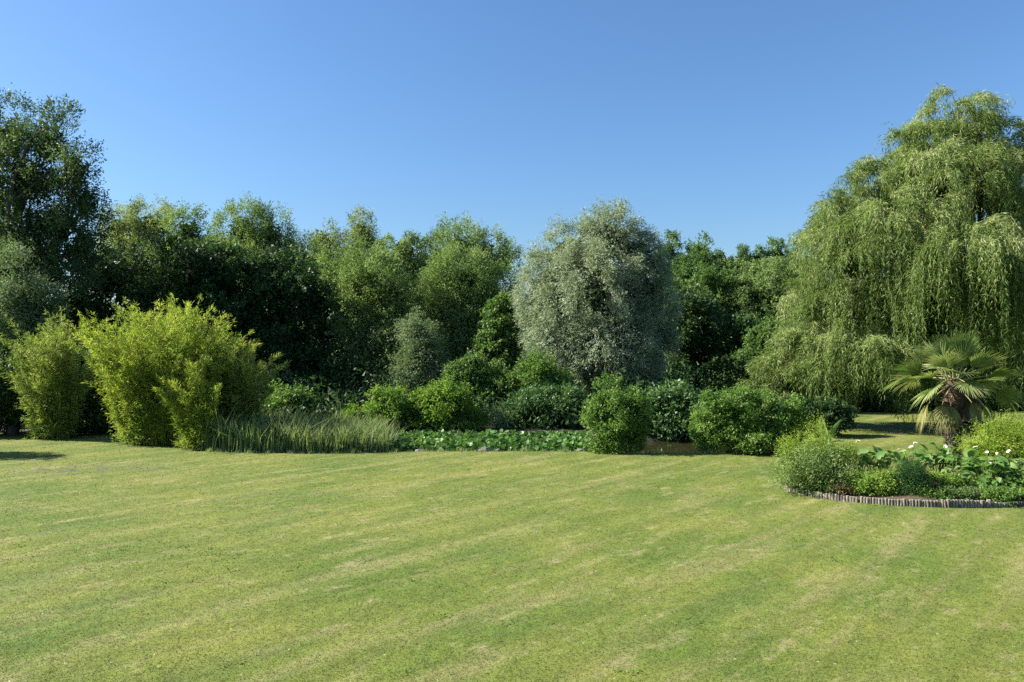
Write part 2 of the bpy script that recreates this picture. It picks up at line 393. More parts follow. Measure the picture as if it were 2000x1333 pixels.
def crown_leaves(rng, LB, n, sub_r, leaf, style='broad', cover=1.5, gap=0.0, back=.45):
    """leaves gathered in twigs, twigs in clumps, clumps over the lobes of the crown"""
    LB = [(c, r * .92) for c, r in LB]
    areas = np.array([4 * np.pi * ((r[0] * r[1]) ** 1.6 / 3 + (r[0] * r[2]) ** 1.6 / 3 + (r[1] * r[2]) ** 1.6 / 3) ** (1 / 1.6) for c, r in LB])
    nsub = np.maximum((areas * cover / (np.pi * sub_r ** 2)).astype(int), 6)
    S, U, R = [], [], []
    for q, (c, r) in enumerate(LB):
        u = rdir(rng, nsub[q] * 2)
        keep = (u[:, 1] < .25) | (rng.random(len(u)) < back); u = u[keep][:nsub[q]]
        if gap: u = u[rng.random(len(u)) > gap]
        kv = rng.normal(size=(4, 3)) * 3.2; ph = rng.random(4) * 6.28
        lump = np.sin(u @ kv.T + ph).mean(1)[:, None]               # uneven outline
        s = c + r * u * (rng.uniform(.74, 1.04, (len(u), 1)) + (.08 if style == 'silver' else .32 if leaf[0] < .13 else .20) * lump)
        ok = s[:, 2] > .15
        for p, (c2, r2) in enumerate(LB):
            if p != q: ok &= np.linalg.norm((s - c2) / r2, axis=1) > .72
        S.append(s[ok]); U.append(u[ok]); R.append(sub_r * rng.uniform(.55, 1.35, ok.sum()))
    S = np.concatenate(S); U = np.concatenate(U); R = np.concatenate(R); m = len(S)
    nl = 9; nt = max(4, int(n / (m * nl)))
    tint_s = rng.normal(0, .14 if style == 'silver' else .13, m)
    Sx = np.repeat(S, nt, 0); Ux = np.repeat(U, nt, 0); Rx = np.repeat(R, nt)[:, None]; M = m * nt
    v = unit(rng.normal(size=(M, 3)) + .75 * Ux + [0, 0, .15]) * rng.uniform(.25, 1.0, (M, 1)) ** .6
    stretch = {'broad': [1, 1, .85], 'willow': [.85, .85, 1.25], 'poplar': [.9, .9, 1.1], 'silver': [.85, .85, 1.2]}[style]
    Tp = Sx + v * Rx * stretch
    if style == 'broad':
        A = unit(.6 * v + .5 * Ux + rng.normal(size=(M, 3)) * .4 + [0, 0, .1])
    elif style == 'willow':
        A = unit(.45 * v + .45 * Ux * [1, 1, .3] + rng.normal(size=(M, 3)) * .3 + [0, 0, .45])
    elif style == 'silver':
        A = unit(.5 * v + .7 * Ux * [1, 1, .4] + rng.normal(size=(M, 3)) * .35 + np.stack([np.zeros(M), np.zeros(M), .35 * Ux[:, 2] - .25], 1))
    else:
        A = unit(.5 * v + .3 * Ux + rng.normal(size=(M, 3)) * .3 + [0, 0, .5])
    tl = {'broad': .32, 'willow': .55, 'silver': .55, 'poplar': .3}[style] * (leaf[0] / .16) ** .5
    K = M * nl
    Ax = np.repeat(A, nl, 0); t = rng.uniform(-.2, 1, (K, 1))
    P = np.repeat(Tp, nl, 0) + Ax * t * tl + rng.normal(size=(K, 3)) * leaf[0] * .38
    if style in ('willow', 'silver'):
        D = unit(Ax * .9 + rng.normal(size=(K, 3)) * .5 + [0, 0, -.25])
    else:
        D = unit(Ax * .5 + rng.normal(size=(K, 3)) * .75 + [0, 0, -.2])
    N = unit(rng.normal(size=(K, 3)) * .75 + np.repeat(Ux, nl, 0) * .55 + [0, 0, .5])
    T = .5 + np.repeat(np.repeat(tint_s, nt), nl) + np.repeat(rng.normal(0, .08, M), nl) + rng.normal(0, .09 if style == 'silver' else .14, K)
    L = rng.uniform(.65, 1.25, K) * leaf[0]; W = rng.uniform(.7, 1.2, K) * leaf[1]
    # larger filler leaves deep inside the crown, interior shade put into their darker tint
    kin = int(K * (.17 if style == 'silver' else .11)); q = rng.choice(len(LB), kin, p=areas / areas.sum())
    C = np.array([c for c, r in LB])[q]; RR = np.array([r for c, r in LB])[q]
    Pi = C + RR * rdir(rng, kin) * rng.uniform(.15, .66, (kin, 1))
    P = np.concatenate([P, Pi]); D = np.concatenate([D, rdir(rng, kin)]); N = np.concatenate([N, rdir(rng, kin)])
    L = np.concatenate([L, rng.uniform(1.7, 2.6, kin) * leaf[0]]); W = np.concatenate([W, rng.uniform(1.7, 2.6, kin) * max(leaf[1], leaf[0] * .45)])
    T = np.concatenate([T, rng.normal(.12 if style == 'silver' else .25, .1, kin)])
    return P, D, N, L, W, T, S

def tree(name, label, cat, px, d, lobes, mat, n, sub_r, leaf, style='broad', seed=0, tri=True, cover=1.5, gap=0.0, trunk_r=.2, group=None, forks=7, bark='bark', back=.45):
    rng = np.random.default_rng(seed)
    base = np.array([(px - CX) / F_PX * d, d, -.05])
    root = thing(name, label, cat, base, group)
    LB = lobes_world(lobes, d)
    P, D, N, L, W, T, S = crown_leaves(rng, LB, n, sub_r, leaf, style, cover, gap, back)
    link('crown', leaf_mesh('crown', P, D, N, L, W, T, tri), MATS[mat], root)
    tb = []
    top = max(LB, key=lambda q: q[0][2])[0]; fork = base + (top - base) * .42; fork[2] = max(fork[2], min(.6, top[2] * .45))
    tb.append(limb(rng, base, fork, trunk_r * 1.25, trunk_r * .8, .05))
    for c, r in LB:
        p, rad = limb(rng, fork, c + [0, 0, r[2] * .4], trunk_r * .6, trunk_r * .18, .1); tb.append((p, rad))
        near = S[np.linalg.norm((S - c) / r, axis=1) < 1.15]
        for s in near[rng.permutation(len(near))[:forks]]:
            i = rng.integers(2, 6); tb.append(limb(rng, p[i], s, rad[i] * .6, .015, .1, 5))
    link('trunk', tubes_mesh('trunk', tb, 6), MATS[bark], root)
    return root

G_BACK = 'woodland trees behind the pond'
# tall loose tree at the left edge
tree('willow_tree', 'tall loose-leaved tree at the left edge, rising highest on that side', 'tree', 70, 38,
     [(90, 278, 58, 62), (15, 270, 60, 60, 1), (148, 330, 40, 46, -1), (60, 355, 80, 70), (165, 395, 38, 45), (100, 440, 85, 62), (-30, 380, 80, 90, 1), (165, 475, 36, 40, 1), (55, 520, 110, 60), (-60, 500, 80, 90)],
     'leaf_tall', 66000, .60, (.15, .075), 'willow', 11, cover=1.15, gap=.12, trunk_r=.32, forks=8)
tree('willow_tree', 'dark tree mostly outside the left edge behind the tall one', 'tree', -190, 42,
     [(-120, 260, 110, 90), (-180, 380, 150, 150), (-90, 480, 110, 110), (-200, 560, 160, 150)], 'leaf_tall', 26000, .8, (.20, .10), 'willow', 12, trunk_r=.35)
# back row on the skyline
tree('willow_tree', 'pale olive willow with feathery split top right of the tall tree', 'tree', 270, 58,
     [(232, 455, 30, 45), (300, 445, 42, 46), (275, 520, 75, 55), (215, 520, 40, 50)], 'leaf_pale', 38000, .6, (.19, .065), 'willow', 13, group=G_BACK)
tree('willow_tree', 'small grey-green round-topped tree between two taller woodland tops', 'tree', 365, 56,
     [(367, 455, 38, 40), (355, 520, 55, 45), (400, 520, 45, 45)], 'leaf_willow', 24000, .55, (.17, .075), 'willow', 14, group=G_BACK)
tree('willow_tree', 'broad green double-crowned willow highest of the woodland behind the bamboo', 'tree', 490, 52,
     [(475, 455, 48, 54), (528, 465, 40, 52), (495, 540, 90, 70), (580, 520, 48, 55), (430, 530, 45, 60)], 'leaf_willow', 56000, .6, (.17, .062), 'willow', 15, group=G_BACK)
tree('willow_tree', 'thin sparse tree with sky showing through, left of the twin tops', 'tree', 625, 60,
     [(628, 470, 30, 38), (605, 515, 35, 40), (650, 520, 36, 40), (640, 560, 60, 40)], 'leaf_pale', 18000, .55, (.19, .075), 'willow', 16, gap=.2, cover=1.2, group=G_BACK)
tree('willow_tree', 'narrow pointed tree with loose top in the middle of the skyline', 'tree', 705, 60,
     [(706, 455, 30, 36), (690, 505, 45, 45), (725, 520, 32, 45), (700, 560, 60, 40)], 'leaf_pale', 25000, .55, (.18, .07), 'willow', 17, gap=.12, cover=1.3, group=G_BACK)
tree('willow_tree', 'green rounded tree between the loose pointed tree and the wide one', 'tree', 790, 57,
     [(785, 500, 45, 48), (810, 545, 55, 55), (755, 540, 40, 50), (790, 600, 70, 50)], 'leaf_willow', 34000, .6, (.18, .09), 'broad', 18, group=G_BACK)
tree('willow_tree', 'wide dark-topped tree on the skyline left of the silver willow', 'tree', 900, 58,
     [(900, 490, 62, 50), (860, 515, 45, 45), (945, 500, 42, 48), (900, 560, 85, 60), (985, 510, 25, 32, 4)], 'leaf_willow', 44000, .6, (.18, .08), 'willow', 19, group=G_BACK)
for q, (px, top, w, lab) in enumerate([(1308, 470, 30, 'dark poplar top just right of the silver willow'), (1366, 474, 32, 'tallest of the pointed poplars right of the silver willow'),
                                (1412, 500, 28, 'low poplar top in the dip of the right skyline'), (1448, 492, 24, 'slim poplar top left of the paired poplars'),
                                (1482, 494, 24, 'left one of the paired poplar tops near the weeping willow'), (1520, 484, 26, 'right one of the paired poplar tops near the weeping willow'), (1560, 505, 30, 'poplar top half hidden by the weeping willow')]):
    tree('poplar_tree', lab, 'tree', px, 74, [(px, top + 20, w * .62, 30), (px - 4, top + 66, w * 1.1, 45), (px + 3, top + 130, w * 1.3, 60)], 'leaf_alder', 19000, .55, (.18, .125), 'poplar', 30 + q, trunk_r=.2, group='poplars on the right skyline', forks=4)
# middle row
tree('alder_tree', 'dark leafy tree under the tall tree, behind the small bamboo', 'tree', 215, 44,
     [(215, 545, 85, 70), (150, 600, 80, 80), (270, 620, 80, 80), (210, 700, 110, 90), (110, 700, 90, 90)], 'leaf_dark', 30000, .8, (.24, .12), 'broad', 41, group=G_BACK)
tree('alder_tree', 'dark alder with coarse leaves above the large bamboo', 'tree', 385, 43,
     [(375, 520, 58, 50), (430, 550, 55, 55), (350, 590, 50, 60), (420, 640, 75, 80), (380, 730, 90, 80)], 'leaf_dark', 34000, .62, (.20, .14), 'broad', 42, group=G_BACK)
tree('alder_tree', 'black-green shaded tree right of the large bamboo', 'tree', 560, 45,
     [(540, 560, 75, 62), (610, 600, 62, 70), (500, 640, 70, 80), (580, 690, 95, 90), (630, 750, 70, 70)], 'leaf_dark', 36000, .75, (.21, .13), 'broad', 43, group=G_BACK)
tree('willow_tree', 'rounded green willow with dark hollow beneath, left of the centre', 'tree', 735, 44,
     [(725, 555, 58, 52), (700, 590, 40, 55), (770, 590, 45, 60), (700, 670, 38, 75), (760, 690, 55, 70), (650, 545, 40, 45, 4)], 'leaf_willow', 42000, .55, (.18, .065), 'willow', 44, group=G_BACK)
tree('willow_tree', 'broad mid-green willow dome just left of the silver willow', 'tree', 915, 46,
     [(905, 555, 72, 60), (860, 600, 48, 60), (960, 590, 45, 60), (900, 650, 80, 75), (930, 710, 60, 50)], 'leaf_willow', 48000, .55, (.18, .06), 'willow', 45, group=G_BACK, bark='bark_tan')
tree('willow_tree', 'small grey-leaved willow in front of the mid-green dome', 'tree', 822, 40,
     [(815, 655, 26, 38), (825, 705, 40, 45), (800, 740, 30, 35)], 'leaf_grey', 17000, .4, (.16, .05), 'silver', 46)
tree('maple_tree', 'slim yellow-green broadleaf tree tucked against the silver willow', 'tree', 985, 42,
     [(985, 620, 30, 40), (975, 680, 38, 45), (960, 740, 45, 45), (1005, 745, 40, 45)], 'leaf_alder', 20000, .45, (.17, .13), 'broad', 47)
tree('willow_tree', 'large rounded silver willow standing alone in the middle of the tree line', 'tree', 1160, 40,
     [(1190, 474, 66, 60), (1115, 508, 68, 64), (1245, 508, 48, 62), (1064, 578, 50, 68), (1160, 570, 100, 85, -1.5), (1265, 590, 48, 80), (1085, 660, 62, 70, -.8), (1190, 665, 92, 75, -1.6), (1270, 680, 36, 60), (1130, 725, 62, 48, -1), (1225, 720, 60, 55, -1)],
     'leaf_silver', 160000, .48, (.16, .046), 'silver', 48, cover=1.35, trunk_r=.4, forks=6, bark='bark_tan')
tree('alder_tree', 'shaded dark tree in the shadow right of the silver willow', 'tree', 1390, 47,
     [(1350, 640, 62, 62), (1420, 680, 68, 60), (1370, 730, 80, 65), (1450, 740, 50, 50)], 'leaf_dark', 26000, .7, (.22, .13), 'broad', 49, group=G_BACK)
tree('hazel_tree', 'sunlit green tree below the poplars right of the silver willow', 'tree', 1395, 57,
     [(1350, 570, 52, 45), (1410, 580, 50, 48), (1380, 620, 60, 40), (1350, 530, 40, 35, 5)], 'leaf_alder', 42000, .6, (.165, .105), 'broad', 50, group=G_BACK)
tree('hazel_tree', 'green bushy tree between the poplars and the weeping willow', 'tree', 1500, 56,
     [(1480, 590, 60, 55), (1540, 570, 50, 60), (1470, 640, 55, 45), (1430, 545, 45, 35, 5), (1510, 540, 50, 30, 6)], 'leaf_willow', 44000, .6, (.165, .10), 'broad', 51, group=G_BACK)
tree('hazel_tree', 'small light-green bush leaning over the dark gap by the weeping willow', 'bush', 1505, 43,
     [(1510, 660, 42, 32), (1500, 700, 45, 35), (1540, 690, 40, 50)], 'leaf_alder', 14000, .5, (.17, .11), 'broad', 52)
tree('cypress_tree', 'feathery blue-green bush at the left edge below the tall tree', 'bush', 40, 32,
     [(35, 535, 16, 36), (32, 575, 30, 45), (15, 625, 55, 55), (75, 620, 38, 50), (20, 690, 60, 60), (85, 680, 35, 45)], 'leaf_grey', 34000, .42, (.14, .045), 'willow', 53)
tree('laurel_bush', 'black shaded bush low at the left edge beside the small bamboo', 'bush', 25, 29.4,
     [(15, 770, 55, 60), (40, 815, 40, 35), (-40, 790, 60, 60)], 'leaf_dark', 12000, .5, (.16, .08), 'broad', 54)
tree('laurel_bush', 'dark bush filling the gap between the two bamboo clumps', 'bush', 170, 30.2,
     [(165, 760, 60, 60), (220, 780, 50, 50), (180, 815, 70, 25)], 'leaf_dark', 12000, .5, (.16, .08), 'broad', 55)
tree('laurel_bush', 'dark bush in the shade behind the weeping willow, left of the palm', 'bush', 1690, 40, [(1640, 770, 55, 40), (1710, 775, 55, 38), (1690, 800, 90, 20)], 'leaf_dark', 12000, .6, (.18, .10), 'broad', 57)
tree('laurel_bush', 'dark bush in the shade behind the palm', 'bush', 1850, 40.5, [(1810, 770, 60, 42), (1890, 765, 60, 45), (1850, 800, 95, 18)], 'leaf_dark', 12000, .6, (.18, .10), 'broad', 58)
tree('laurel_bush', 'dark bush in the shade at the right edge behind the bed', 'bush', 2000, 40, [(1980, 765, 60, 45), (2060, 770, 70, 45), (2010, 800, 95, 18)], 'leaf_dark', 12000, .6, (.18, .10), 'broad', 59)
tree('willow_tree', 'tall dark tree added far outside the left edge to shade the wood', 'tree', -330, 45, [(-300, 330, 130, 120), (-380, 430, 150, 150), (-260, 480, 130, 130), (-330, 590, 170, 140)], 'leaf_tall', 22000, .9, (.24, .12), 'willow', 60, trunk_r=.35)  # unseen tree, added to deepen the shadow on the wood
# tree outside the left of the frame; only its shadow reaches the lawn
tree('pear_tree', 'slim tree outside the left edge whose shadow tip falls on the lawn', 'tree', -450, 24.4, [(-450, 535, 40, 50), (-450, 600, 46, 60), (-445, 680, 42, 60)], 'leaf_alder', 9000, .4, (.15, .09), 'broad', 56)

BG = 'plants in the flower bed'
# shrubs round the pond
def shrub(name, label, px, d, lobes, mat, n, leaf, seed, sub_r=.32, style='broad', cat='shrub', group='shrubs round the pond', cover=1.6):
    if group != BG: lobes = [(l_[0], l_[1] + l_[3] * .06, l_[2] * .92, l_[3] * .94) for l_ in lobes]
    r_ = np.random.default_rng(seed + 1000); ex = []
    for lb in lobes:                                                # young shoots standing proud of the mass
        for _ in range(4 if group != BG else 1):
            a = r_.uniform(-.35, np.pi + .35); k = r_.uniform(.2, .36); q = .95 if group != BG else .72
            ex.append((lb[0] + lb[2] * q * math.cos(a), lb[1] - lb[3] * q * math.sin(a), lb[2] * k, lb[3] * k * 1.25, r_.uniform(-.3, .25) * lb[2] * d / F_PX))
    lobes = list(lobes) + ex
    return tree(name, label, cat, px, d, lobes, mat, n, sub_r, leaf, style, seed, tri=True, cover=cover, trunk_r=min(.045, .02 * lobes_world(lobes, d)[0][0][2]), group=group, forks=5)
shrub('shrub', 'dim leafy shrub behind the reeds right of the large bamboo', 565, 32.5, [(560, 795, 42, 30), (590, 815, 35, 25), (535, 820, 30, 30)], 'leaf_shrub', 9000, (.12, .07), 61)
shrub('shrub', 'small round bright shrub on the far bank right of the reeds', 750, 31, [(755, 800, 38, 35), (740, 830, 38, 25), (700, 825, 22, 18)], 'leaf_bright', 12000, (.11, .06), 62)
shrub('shrub', 'wide bright shrub on the far bank behind the lily leaves', 860, 31, [(870, 785, 48, 38), (825, 810, 38, 32), (895, 815, 38, 35), (850, 835, 55, 22)], 'leaf_bright', 20000, (.11, .06), 63)
shrub('shrub', 'grey-green dense shrub over the lily leaves below the silver willow', 1075, 32, [(1040, 800, 50, 38), (1100, 815, 48, 40), (1060, 835, 75, 22)], 'leaf_gloss', 20000, (.11, .06), 64)
shrub('shrub', 'tangled green shrub under the slim broadleaf tree', 940, 36, [(920, 740, 45, 40), (1000, 770, 50, 45), (950, 790, 50, 40)], 'leaf_alder', 18000, (.14, .08), 65, .38)
shrub('shrub', 'fresh green spreading shrub at the left foot of the silver willow', 1050, 35.5, [(1040, 745, 50, 38), (1080, 775, 50, 35)], 'leaf_shrub', 14000, (.14, .07), 66, .38)
shrub('shrub', 'upright sunlit shrub on the near bank left of the open water', 1205, 24.9, [(1205, 805, 46, 48), (1185, 840, 36, 38), (1225, 838, 36, 38), (1205, 865, 42, 18)], 'leaf_shrub', 26000, (.085, .045), 67, .26)
shrub('shrub', 'large-leaved dark shrub overhanging the open water', 1320, 29.6, [(1290, 808, 42, 35), (1350, 803, 42, 38), (1320, 835, 70, 26), (1385, 822, 38, 38), (1270, 842, 36, 18), (1350, 848, 40, 14)], 'leaf_gloss', 18000, (.14, .09), 68)
shrub('shrub', 'big dense rounded shrub on the near bank right of the open water', 1455, 24.9, [(1435, 805, 58, 48), (1500, 815, 50, 48), (1405, 845, 42, 36), (1465, 850, 68, 32), (1520, 845, 32, 36)], 'leaf_shrub', 48000, (.085, .048), 69, .28)
shrub('shrub', 'dark glossy shrub under the left skirt of the weeping willow', 1560, 29, [(1565, 818, 36, 28), (1610, 812, 36, 24)], 'leaf_dark', 12000, (.11, .06), 70)

def drooping_sapling():
    rng = np.random.default_rng(71); c = at(970, 800, 31.2)
    root = thing('willow_sapling', 'small pale drooping sapling between the bank shrubs', 'sapling', (c[0], 31.2, 0), 'shrubs round the pond')
    P, D = [], []
    for _ in range(130):
        p = c + rng.normal(size=3) * [.28, .25, .1]; ln = rng.uniform(.5, 1.1)
        t = np.arange(0, ln, .05)[:, None]; P.append(p + [0, 0, -1] * t + rng.normal(size=(len(t), 3)) * .025); D.append(unit(rng.normal(size=(len(t), 3)) * .4 + [0, 0, -1]))
    P = np.concatenate(P); D = np.concatenate(D); n = len(P)
    link('crown', leaf_mesh('crown', P, D, rdir(rng, n), np.full(n, .11), np.full(n, .018), rng.normal(.6, .15, n)), MATS['leaf_grey'], root)
    link('trunk', tubes_mesh('trunk', [limb(rng, (c[0], 31.2, 0), c + [0, 0, .15], .03, .01)], 5), MATS['bark'], root)
drooping_sapling()

# ---------------------------------------------------------------- weeping willow
def weeping_willow():
    rng = np.random.default_rng(81); d0 = 33.0
    tiers = [  # px, py, rx, ry, depth offset, boughs, drop (m)
        (1872, 255, 62, 58, 0, 11, 1.5), (1804, 302, 62, 50, .2, 11, 1.5), (1945, 290, 66, 55, .2, 10, 1.6),
        (1742, 366, 68, 54, 0, 12, 1.6), (1850, 350, 95, 60, -1.5, 14, 1.9), (1664, 424, 62, 52, .2, 12, 1.6), (1965, 370, 70, 60, -1.2, 12, 2.1),
        (1770, 440, 95, 50, -2.2, 13, 2.0), (1625, 475, 52, 42, .3, 9, 1.9), (1690, 485, 80, 45, -1.9, 12, 2.3), (2000, 450, 45, 50, -1.6, 6, 2.2),
        (1885, 510, 90, 50, -3.9, 17, 3.2), (1955, 540, 70, 50, -3.8, 11, 3.0), (1820, 545, 50, 42, -3.6, 8, 2.8),
        (1600, 585, 56, 40, .5, 9, 1.6), (1655, 600, 70, 42, -1.2, 11, 1.9), (1740, 600, 62, 40, -.8, 6, 1.6),
        (1600, 665, 66, 34, -.6, 11, 1.5), (1545, 725, 62, 28, -.6, 11, 1.1), (1500, 758, 36, 16, -.6, 6, .7), (1690, 690, 80, 38, -2.3, 13, 2.2), (1640, 735, 60, 26, -1.9, 9, 1.3),
        (1770, 680, 66, 38, -2.2, 10, 2.3), (1860, 710, 75, 34, -1.0, 9, 1.8), (1960, 720, 75, 38, -1.0, 9, 1.8),
        (1900, 640, 80, 40, -2.4, 12, 2.5), (1985, 655, 60, 40, -2.6, 9, 2.5), (2075, 420, 90, 110, .5, 12, 2.4), (2085, 620, 90, 90, -1, 11, 2.4)]
    base = np.array([at(1890, 800, d0 + .6)[0], d0 + .6, -.05])
    root = thing('weeping_willow', 'huge weeping willow with hanging curtains of leaves on the right', 'tree', base)
    P, D, N, T = [], [], [], []
    tb = []; fork = base + [0, 0, 3.2]
    tb.append(limb(rng, base, fork, .55, .42, .03))
    Z = np.array([0, 0, 1.])
    for (px, py, rx, ry, dd, nb, tdrop) in tiers:
        d = d0 + dd; s = d / F_PX; c = at(px, py, d); r = np.array([rx * s, rx * s * .85, ry * s])
        p, rad = limb(rng, fork, c + [0, 0, r[2] * .25], .2, .06, .06, 8, .08); tb.append((p, rad))
        nb = int(nb * 1.45); u = rdir(rng, nb * 60); u = u[(u[:, 2] > -.12) & ((u[:, 1] < .35) | (rng.random(len(u)) < .22))]
        sel = [u[0]]
        for _ in range(nb - 1):                                   # spread the boughs over the tier
            dm = np.min(np.linalg.norm(u[:, None] - np.array(sel)[None], axis=2), axis=1) * rng.uniform(.75, 1, len(u)); sel.append(u[dm.argmax()])
        for uu in sel:
            st = c + r * uu * rng.uniform(.80, 1.08) + Z * rng.normal() * .22
            o = unit(np.array([uu[0], uu[1], 0]) + rng.normal(size=3) * [.3, .3, 0]); lat = np.array([-o[1], o[0], 0])
            sz = rng.uniform(.5, .95); half = .46 * sz; lt = rng.normal(.0, .12)
            tb.append(limb(rng, p[rng.integers(4, 8)], st - o * .3 + Z * .05, .035, .012, .08, 6, .06))
            m = int(62 * sz) + 12; dropl = tdrop * rng.uniform(.8, 1.65)
            nlk = int(5 * sz) + 2; lkc = rng.uniform(-1, 1, nlk); lkl = rng.uniform(.6, 1.3, nlk); lkt = rng.normal(0, .09, nlk); lka = rng.uniform(-.7, .3, nlk)
            for _ in range(m):
                kk = rng.integers(nlk); g = np.clip(lkc[kk] + rng.normal() * .06, -1.2, 1.2); along = (.55 * lka[kk] + .45 * rng.uniform(-.7, .3)) * sz
                cur = st + o * along + lat * g * half + Z * (.22 * sz * (1 - g * g) - .20 * abs(along)) + rng.normal(size=3) * .05
                ln = dropl * lkl[kk] * (1 - .35 * abs(g) ** 1.5) * rng.uniform(.55, 1.1); stp = .18; k = max(int(ln / stp), 4)
                dr = unit(o * rng.uniform(.3, .85) + lat * g * .5 + Z * rng.uniform(-.1, .6) + rng.normal(size=3) * .12)
                q = np.empty((k, 3))
                for i in range(k):
                    q[i] = cur; cur = cur + dr * stp; dr = unit(dr + [0, 0, -.5] + rng.normal(size=3) * .06)
                rep = 2; qq = np.repeat(q, rep, 0); tang = np.repeat(unit(np.gradient(q, axis=0)), rep, 0); K = len(qq)
                P.append(qq + tang * rng.uniform(-.075, .075, (K, 1)) + rng.normal(size=(K, 3)) * .02)
                D.append(tang * .9 + rng.normal(size=(K, 3)) * .48 - Z * .15); N.append(rng.normal(size=(K, 3)) + uu * .9)
                T.append(.48 + lt + lkt[kk] + rng.normal(0, .05) + rng.normal(0, .13, K) + np.repeat(np.linspace(.26, -.16, k), rep))  # tint fades down each strand: crest highlights and darker undersides put into the colour
    P = np.concatenate(P); D = np.concatenate(D); N = np.concatenate(N); T = np.concatenate(T)
    ok = P[:, 2] > .45 + .25 * np.sin(P[:, 0] * 3); P, D, N, T = P[ok], D[ok], N[ok], T[ok]; n = len(P)
    print('weeping leaves', n)
    link('crown', leaf_mesh('crown', P, D, N, rng.uniform(.15, .26, n), rng.uniform(.026, .040, n), T, True), MATS['leaf_weeping'], root)
    # inner leaves behind the curtains, shade of the gaps put into their dark tint
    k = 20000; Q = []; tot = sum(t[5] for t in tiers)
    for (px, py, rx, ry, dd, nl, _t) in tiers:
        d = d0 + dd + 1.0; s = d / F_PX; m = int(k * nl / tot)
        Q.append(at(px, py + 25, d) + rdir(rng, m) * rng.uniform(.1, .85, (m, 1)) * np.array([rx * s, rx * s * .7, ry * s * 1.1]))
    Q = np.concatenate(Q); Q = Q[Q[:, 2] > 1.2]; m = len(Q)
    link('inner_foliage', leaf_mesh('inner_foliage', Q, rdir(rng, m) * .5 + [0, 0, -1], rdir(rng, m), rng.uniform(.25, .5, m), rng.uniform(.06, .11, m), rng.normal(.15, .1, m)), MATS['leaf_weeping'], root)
    link('trunk', tubes_mesh('trunk', tb, 6), MATS['bark_tan'], root)
weeping_willow()

# ---------------------------------------------------------------- bamboo
def bamboo(label, base_px, base_py, half_w, culms, hgt, fan, mat, seed, lean=0.0, low=.10, dens=1.0, leafL=.15, skew=0.0):
    rng = np.random.default_rng(seed); b = gnd(base_px, base_py); s = b[1] / F_PX
    root = thing('bamboo_clump', label, 'bamboo', b, 'bamboo clumps on the lawn edge')
    P, D, N, T, L = [], [], [], [], []; tb = []
    for _ in range(culms):
        a = rng.random() * 2 * np.pi; rr = math.sqrt(rng.random())
        off = np.array([math.cos(a) * half_w * s * rr, math.sin(a) * half_w * s * .5 * rr, 0])
        st = b + off
        outd = np.array([math.cos(a) * rr * fan + lean + rng.normal() * .07, math.sin(a) * rr * fan * .6 + rng.normal() * .06, 1.])
        H = hgt * (rng.uniform(.88, 1.0) if rng.random() < .6 else rng.uniform(.5, .88)) * (1.02 - .2 * rr * rr); k = 22; stp = H / k
        dr = unit(outd); q = np.empty((k, 3)); cur = st.copy(); bend = unit(np.array([outd[0], outd[1], 0]) + rng.normal(size=3) * [.5, .5, 0])
        for i in range(k):
            q[i] = cur; cur = cur + dr * stp
            dr = unit(dr + bend * (.008 + .026 * rr) * (.4 + 2.0 * (i / k) ** 2) - np.array([0, 0, .005 + (.02 + .07 * rr) * (i / k) ** 3]))
        tb.append((q[::3], np.linspace(.016, .004, len(q[::3]))))
        lt = rng.normal(0, .11)
        tang = unit(np.gradient(q, axis=0))
        for i in range(k):
            f = i / (k - 1)
            if f < low and rng.random() < .6: continue
            nb = max(1, int(rng.integers(3, 6) * dens))
            bl = (.36 * (1 - f) ** .6 + .15) * rng.uniform(.6, 1.15)
            for _b in range(nb):
                bd = unit(tang[i] * (.55 + 1.3 * f * f) + rng.normal(size=3) * [.7, .7, .25] + outd * [.25, .25, 0])
                m = int(7 + 5 * (1 - f)); t = rng.uniform(.05, 1, (m, 1))
                p = q[i] + tang[i] * rng.uniform(0, stp) + bd * t * bl + rng.normal(size=(m, 3)) * .03 - [0, 0, .12] * t * t * bl
                P.append(p); D.append(bd * (.8 + .4 * f) + rng.normal(size=(m, 3)) * .55 + np.array([0, 0, -.35])); N.append(rng.normal(size=(m, 3)) * .7 + [0, 0, .6] + bd * .2)
                T.append(.42 + lt + .16 * f + rng.normal(0, .14, m)); L.append(rng.uniform(.7, 1.2, m) * leafL)
    P = np.concatenate(P); D = np.concatenate(D); N = np.concatenate(N); T = np.concatenate(T); L = np.concatenate(L)
    ok = P[:, 2] > .03; P, D, N, T, L = P[ok], D[ok], N[ok], T[ok], L[ok]
    print('bamboo leaves', len(P))
    link('foliage', leaf_mesh('foliage', P, D, N, L, L * .19, T, True), MATS[mat], root)
    link('culms', tubes_mesh('culms', tb, 5), MATS['culm'], root)
bamboo('large bright yellow-green bamboo clump, the widest, fanning out left of the reeds', 322, 866, 80, 270, 5.35, .24, 'leaf_bamboo', 91, low=.06, dens=.72)
bamboo('smaller duller bamboo clump standing left of the large one', 104, 857, 30, 80, 4.9, .16, 'leaf_bamboo_dull', 92, low=.08, dens=.8)
bamboo('slim bright bamboo tuft in front of the large clump on its right', 384, 877, 15, 24, 3.2, .15, 'leaf_bamboo', 93, low=.02, lean=.01)
bamboo('shaded bamboo tuft at the right end of the large clump above the reeds', 455, 866, 32, 48, 3.9, .18, 'leaf_bamboo_dull', 94, low=.1, lean=.05)

